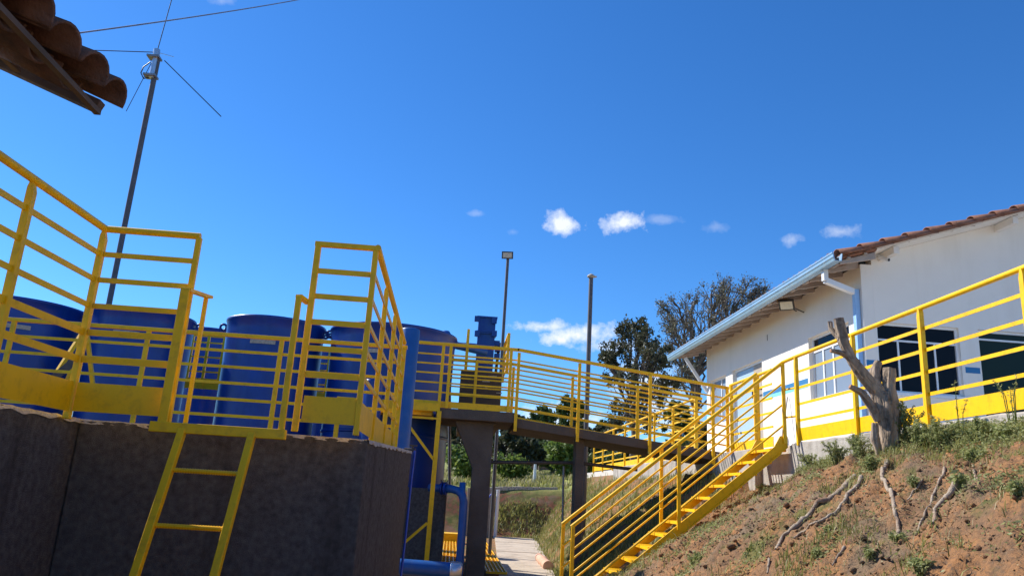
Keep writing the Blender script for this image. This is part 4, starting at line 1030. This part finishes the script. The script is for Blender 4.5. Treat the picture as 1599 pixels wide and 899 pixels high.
# grass: joined blades, uncountable
def blades(name, label, pts, hmin, hmax, w, m, per=12, spread=.05, lean=.5):
    P = np.array(pts); n = len(P)*per
    base = np.repeat(P, per, 0); base[:, :2] += RNG.normal(scale=spread, size=(n, 2))
    base[:, 2] = [H(x, y)-.01 for x, y in base[:, :2]]
    ang = RNG.uniform(0, 2*np.pi, n); h = RNG.uniform(hmin, hmax, n); ln = RNG.uniform(.1, lean, n)*h
    dx = np.cos(ang); dy = np.sin(ang); side = np.stack([-dy, dx, np.zeros(n)], 1)*(w*RNG.uniform(.6, 1.3, n))[:, None]
    mid = base+np.stack([dx*ln*.35, dy*ln*.35, h*.6], 1); tip = base+np.stack([dx*ln, dy*ln, h*.92], 1)
    V = np.stack([base-side, base+side, mid-side*.8, mid+side*.8, tip], 1).reshape(-1, 3)
    i = np.arange(n)[:, None]*5
    F = np.concatenate([i+np.array([[0, 1, 3]]), i+np.array([[0, 3, 2]]), i+np.array([[2, 3, 4]])])
    t = np.repeat(np.clip(RNG.beta(2, 2, n), 0, 1), 5)
    o = npmesh(name, V, F, m, t); tag(o, label, kind='stuff'); return o
rn = random.Random(21)
def scatter(n, x0, x1, y0, y1, f):
    out = []
    while len(out) < n:
        x = rn.uniform(x0, x1); y = rn.uniform(y0, y1)
        if rn.random() < f(x, y): out.append((x, y, 0))
    return out
def dens_near(x, y):
    t = (x-toe_x(y))/(4.3-toe_x(y))
    if t < 0 or t > .985: return 0
    v = .03+1.1*max(0, fb(x+20, y, .9)-.08)+1.5*max(0, t-.76)*5
    v += .35*max(0, 1-abs(y-8.8)/1.2)
    return min(1, v*.55)
blades('bank_grass', 'green grass tufts scattered over the red earth bank', scatter(2000, 1.4, 4.3, 2.8, 9.9, dens_near), .02, .11, .0034, GRASSM, 11, .035, 1.1)
blades('dry_bank_grass', 'dry straw grass scattered over the red earth bank', scatter(1500, 1.4, 4.3, 2.8, 12, lambda x, y: .25+dens_near(x, y)), .02, .10, .0020, DRYM, 7, .05, 2.2)
def dens_mid(x, y):
    t = (x-toe_x(y))/(4.3-toe_x(y)); return 0 if t < -.05 or t > .99 else min(1, .15+1.5*max(0, fb(x, y+5, .8)))
blades('slope_grass', 'grass covering the slope behind the staircase', scatter(2100, 1.3, 4.3, 10.9, 24.6, dens_mid), .04, .17, .006, GRASSM, 9, .07, .9)
blades('far_bank_grass', 'dark green growth on the bank at the end of the path', scatter(260, 1.4, 5, 24.7, 26.0, lambda x, y: .25+max(0, fb(x, y, .9))), .06, .22, .010, GRASSM, 9, .08, .9)
blades('field_grass', 'sunlit yellow green grass in the field beyond', scatter(4200, -6, 14, 27.3, 46, lambda x, y: .8), .06, .26, .020, GRASSM, 7, .18, .6)
blades('dry_field_grass', 'dry seeding grass stems in the field beyond', scatter(1200, -6, 14, 27.3, 46, lambda x, y: .8), .12, .34, .015, DRYM, 6, .18, .6)

# clods and stones on the bank
ico = [(0, 0, 1), (.9, 0, .45), (.28, .85, .45), (-.72, .53, .45), (-.72, -.53, .45), (.28, -.85, .45), (.72, .53, -.45), (-.28, .85, -.45), (-.9, 0, -.45), (-.28, -.85, -.45), (.72, -.53, -.45), (0, 0, -1)]
icf = [(0, 1, 2), (0, 2, 3), (0, 3, 4), (0, 4, 5), (0, 5, 1), (1, 6, 2), (2, 7, 3), (3, 8, 4), (4, 9, 5), (5, 10, 1), (2, 6, 7), (3, 7, 8), (4, 8, 9), (5, 9, 10), (1, 10, 6), (11, 7, 6), (11, 8, 7), (11, 9, 8), (11, 10, 9), (11, 6, 10)]
vs = []; fs = []
for (x, y, _) in scatter(6000, 1.3, 4.25, 2.8, 11.5, lambda x, y: .25+max(0, fb(x, y, 1.7))):
    s = min(.04, .005+rn.expovariate(1/.006)); b = len(vs); z = H(x, y)+s*.2; e = [rn.uniform(.6, 1.3) for _ in range(12)]
    vs += [(x+v[0]*s*k, y+v[1]*s*k*.8, z+v[2]*s*k*.65) for v, k in zip(ico, e)]; fs += [tuple(i+b for i in f) for f in icf]
o = npmesh('clods', vs, fs, GROUND); tag(o, 'loose earth clods and small stones on the red bank', kind='stuff')

# low herb leaves and dry litter on the bank
def litter(name, label, n, f, size, m, lift, asp=.5, x0=1.3, x1=4.3, y0=2.8, y1=10.5):
    P = np.array(scatter(n, x0, x1, y0, y1, f)); P[:, 2] = [H(x, y)+rn.uniform(.1, 1)*lift for x, y in P[:, :2]]
    V, F, ti = leaf_cards(P, size, asp, .5); tag(npmesh(name, V, F, m, ti), label, kind='stuff')
litter('leaf_litter', 'dry leaf litter and straw bits on the red bank', 16000, lambda x, y: .2+max(0, fb(x+5, y, 1.3)), .009, DRYM, .012, .35)
litter('dark_litter', 'dark crumbled litter on the red bank', 14000, lambda x, y: .25+max(0, fb(x+8, y, 2.1)), .008, leafmat('dark_litter', (.05, .035, .022), (.16, .10, .06), .9, .0), .010, .5)
herb_patch = lambda x, y: (lambda t: 0 if t < 0 or t > .985 else min(1, max(0, fb(x+31, y, 1.7)-.16)*2.2+max(0, t-.74)*2.6+.02))((x-toe_x(y))/(4.3-toe_x(y)))
litter('ground_herbs', 'low green herbs creeping over the bank', 26000, herb_patch, .013, WEEDM, .04, .42)
litter('wall_herbs', 'dense low herbs along the foot of the edging wall', 16000, lambda x, y: .3+max(0, fb(x, y, 2.2)), .013, WEEDM, .09, .40, 3.75, 4.27, 4.5, 9.7)
# exposed roots on the bank
def root(label, pix, r0, r1, lift=.6):
    ps = [hit(*p) for p in pix]; ps = [p for p in ps if p]
    pts = []; rn_ = random.Random(len(label))
    for a, b in zip(ps[:-1], ps[1:]):
        for k in range(5):
            q = a.lerp(b, k/5); q.x += rn_.uniform(-.008, .008); q.y += rn_.uniform(-.02, .02); q.z = H(q.x, q.y); pts.append(q)
    pts.append(ps[-1]); n = len(pts)
    for _ in range(3): pts = [pts[0]]+[(pts[i-1]+pts[i]*2+pts[i+1])/4 for i in range(1, n-1)]+[pts[-1]]
    for p in pts: p.z = max(p.z, H(p.x, p.y)-.004)
    rad = [lerp(r0, r1, k/(n-1))*(1+.35*mnoise.noise(Vector((k*.6, r0*99, 0)))) for k in range(n)]
    pts = [p+Vector((0, 0, rad[i]*lift-(.5*rad[i] if i in (0, n-1) else 0))) for i, p in enumerate(pts)]
    o = MB().tube(pts, rad, 9).build('root', ROOT); tag(o, label, 'root', 'exposed roots on the bank')
root('longest thick pale root, leftmost of the pair left of the stump', [(1335, 748), (1312, 770), (1290, 785), (1268, 800), (1245, 823), (1222, 838), (1212, 858)], .026, .012)
root('pale root just right of the longest root', [(1347, 748), (1330, 770), (1312, 790), (1295, 805), (1275, 820), (1252, 833), (1240, 845)], .017, .007)
root('twisting root descending straight below the tree stump', [(1383, 722), (1378, 745), (1385, 762), (1396, 778), (1398, 800), (1404, 822), (1402, 845)], .018, .010)
root('thick curved root right of the stump with leaves at its head', [(1502, 758), (1488, 770), (1474, 785), (1461, 798), (1457, 822)], .022, .009)
root('slim root between the stump and the thick curved root', [(1477, 733), (1468, 752), (1456, 775), (1448, 792), (1440, 808), (1430, 836)], .010, .006)
root('thin short root just right of the root below the stump', [(1438, 754), (1430, 768), (1417, 782)], .008, .005)
root('short pale root near the upper right of the bank', [(1515, 722), (1522, 738), (1528, 755)], .012, .006)
root('thin root lying low near the bottom of the bank', [(1319, 850), (1310, 868), (1300, 890)], .010, .005)
root('small broken root piece at the lower left of the bank', [(1202, 878), (1199, 890), (1198, 898)], .010, .006)

# tree stump with cut limbs
SY = 6.55
sp = thing('tree_stump', 'dead grey pollarded tree stump with sawn limbs on the bank', 'tree stump', at(1383, 722, SY))
def limb(name, pix, rad, m=BARK, n=56, cutm=CUT, wob=.18, ys=None):
    P = [at(x, y, (ys[i] if ys else SY)) for i, (x, y) in enumerate(pix)]; rad = [r_*.86 for r_ in rad]
    pts = []; rr = []
    for i in range(len(P)-1):
        for k in range(9): q = k/9; pts.append(P[i].lerp(P[i+1], q)); rr.append(lerp(rad[i], rad[i+1], q))
    pts.append(P[-1]); rr.append(rad[-1])
    # smooth
    for _ in range(3):
        pts = [pts[0]]+[(pts[i-1]+pts[i]*2+pts[i+1])/4 for i in range(1, len(pts)-1)]+[pts[-1]]
    vs = []; fs = []; pa = None; ns = n
    for i, p in enumerate(pts):
        d = (pts[min(i+1, len(pts)-1)]-pts[max(i-1, 0)]).normalized()
        a = (pa-d*pa.dot(d)).normalized() if pa else d.orthogonal().normalized(); pa = a; b = d.cross(a)
        for k in range(ns):
            t = 2*math.pi*k/ns; nn = mnoise.noise(Vector((math.cos(t)*1.6+p.x*9, math.sin(t)*1.6+p.y*5, p.z*5)))
            groove = max(0, 1-9*abs(mnoise.noise(Vector((math.cos(t)*2.6+p.x*2, math.sin(t)*2.6, p.z*2.2)))))
            ridge = .10*math.sin(t*5+p.z*8)+.10*mnoise.noise(Vector((math.cos(t)*4+3, math.sin(t)*4, p.z*14)))+.07*mnoise.noise(Vector((math.cos(t)*9, math.sin(t)*9, p.z*30)))
            vs.append(p+(a*math.cos(t)+b*math.sin(t))*rr[i]*(1+wob*nn*1.6+ridge*.8-.16*groove))
    for i in range(len(pts)-1):
        for k in range(ns): k2 = (k+1) % ns; fs.append((i*ns+k, i*ns+k2, (i+1)*ns+k2, (i+1)*ns+k))
    mb = MB().add(vs, fs, True); mb.add(vs[:ns], [tuple(range(ns))])
    o = mb.build(name, m, sp, fix=True)
    MB().add([v+(pts[-1]-pts[-2]).normalized()*.001 for v in vs[-ns:]], [tuple(range(ns))]).build('sawn_end', cutm, o)
    return o
limb('trunk', [(1386, 728), (1389, 700), (1388, 668), (1383, 635), (1380, 612)], [.13, .10, .09, .10, .085], n=72)
limb('limb', [(1385, 650), (1372, 612), (1350, 588), (1330, 560), (1317, 535), (1313, 515), (1309, 497)], [.085, .075, .062, .052, .052, .050, .048], n=64, wob=.12)
limb('branch_stub', [(1338, 568), (1322, 555), (1312, 550), (1297, 547)], [.045, .034, .028, .020])
limb('branch_stub', [(1312, 528), (1303, 520), (1297, 512), (1296, 503)], [.03, .025, .022, .024], cutm=BARK, ys=[SY, SY+.05, SY+.08, SY+.1])
limb('limb', [(1392, 670), (1391, 630), (1388, 605), (1390, 575)], [.085, .075, .062, .055], n=64, ys=[SY, SY-.02, SY-.03, SY-.03])
limb('limb', [(1372, 620), (1368, 600), (1366, 580), (1372, 565)], [.06, .055, .05, .04], cutm=BARK, ys=[SY, SY+.02, SY+.06, SY+.06])
limb('branch_stub', [(1374, 655), (1360, 632), (1345, 612), (1327, 603)], [.05, .042, .034, .024])
limb('buttress', [(1366, 660), (1366, 685), (1372, 705), (1374, 725)], [.03, .045, .03, .022], cutm=BARK, ys=[SY-.06]*4)

# weeds: leafy plants, each its own
def weed(label, px, py, hgt, wid, n, leaf, m=WEEDM, stems=14, name='weed', group='weeds on the bank', Y=None, asp=.35):
    if py > 738 and Y is None: hgt *= .75; wid *= .9
    else: hgt *= 1.2; wid *= 1.25; n = int(n*1.5)
    p = hit(px, py) if Y is None else at(px, py, Y)
    if p is None: return
    if Y is not None: p.z = H(p.x, p.y)
    t = thing(name, label, 'weed', p, group); rn_ = random.Random(px*3+py); mb = MB(); C = []
    for k in range(stems):
        a = rn_.uniform(0, 6.28); q = rn_.uniform(.1, 1); e = p+Vector((math.cos(a)*wid*q, math.sin(a)*wid*q, hgt*rn_.uniform(.5, 1)*(1-.35*q)))
        md = p.lerp(e, .5)+Vector((0, 0, hgt*.12)); b0 = p+Vector((math.cos(a), math.sin(a), 0))*wid*.25*q; b0.z = H(b0.x, b0.y)-.01
        mb.tube([b0, md, e], [.004, .003, .0015], 4, cap=False)
        for j in range(10): u = .15+.85*j/9; C.append(tuple(b0.lerp(md, u*2) if u < .5 else md.lerp(e, u*2-1)))
    mb.build('stems', WEEDM, t, fix=False).data.attributes.new('tint', 'FLOAT', 'POINT')
    C = np.array(C); idx = RNG.integers(0, len(C), n); P = C[idx]+RNG.normal(scale=leaf*.8, size=(n, 3))
    V, F, ti = leaf_cards(P, leaf, asp, .4); npmesh('leaves', V, F, m, ti, t)
WD = [('bushy grey green weed right of the stump, under the railing post', 1432, 700, .22, .13, 1000, .012), ('largest bushy weed on the bank, right of the stump', 1468, 700, .24, .19, 1700, .011),
      ('leafy weed at the foot of the railing toward the right edge', 1530, 690, .15, .14, 800, .014), ('broad leaved weed near the top right edge of the bank', 1575, 690, .14, .13, 600, .018),
      ('dark leafy weed close against the stump on its right', 1415, 690, .34, .12, 900, .014), ('low spreading weed under the right part of the railing', 1520, 722, .10, .10, 350, .018),
      ('weed growing against the edging wall left of the stump', 1340, 712, .20, .12, 900, .012), ('weed beside the edging wall, second left of the stump', 1308, 722, .20, .13, 900, .012),
      ('weed in front of the edging wall nearest the stair head', 1268, 730, .16, .14, 800, .012), ('weed clump at the foot of the stump on its left', 1362, 735, .12, .08, 500, .012),
      ('rosette plant at the head of the thick curved root', 1502, 760, .09, .06, 160, .026), ('weed clump beside the upper end of the stair', 1218, 742, .18, .16, 900, .013),
      ('weed under the upper stair stringer', 1190, 765, .14, .15, 700, .013), ('small weed on the open bank above the low root', 1360, 870, .06, .05, 160, .014),
      ('small rosette weed near the bottom middle of the bank', 1275, 868, .06, .05, 160, .016), ('weed among the roots below the stump', 1402, 848, .07, .06, 220, .014),
      ('spiky weed at the right edge of the bank', 1590, 775, .12, .07, 260, .016), ('low weed at the bottom edge right of centre', 1440, 890, .08, .09, 350, .014),
      ('weed at the lower stair stringer near the frame bottom', 1085, 880, .14, .16, 600, .014),
      ('small weed below the thick longest root', 1292, 835, .05, .05, 160, .013), ('weed in the middle of the bank beside the short root', 1425, 760, .10, .06, 260, .012)]
for a in WD: weed(*a)
# tall thin stalks in front of the railing
for (lab, px, py, h) in (('tall thin flowering weed beside the stair head post', 1222, 700, .95), ('tall thin weed against the white wall left of the stump', 1262, 705, .42), ('tall wiry weed rising in front of the yellow toe board near the stump', 1312, 700, .52),
                         ('tall wiry weed in front of the toe board at the right', 1500, 690, .42), ('tall wiry seeding weed at the right edge', 1585, 672, .55), ('tall thin weed left of the stump trunk', 1345, 705, .45)):
    weed(lab, px, py, h, .10, 130, .010, stems=5, group='tall thin weeds along the railing')
print('SCENE BUILT', len(bpy.data.objects), sum(len(m.polygons) for m in bpy.data.meshes))
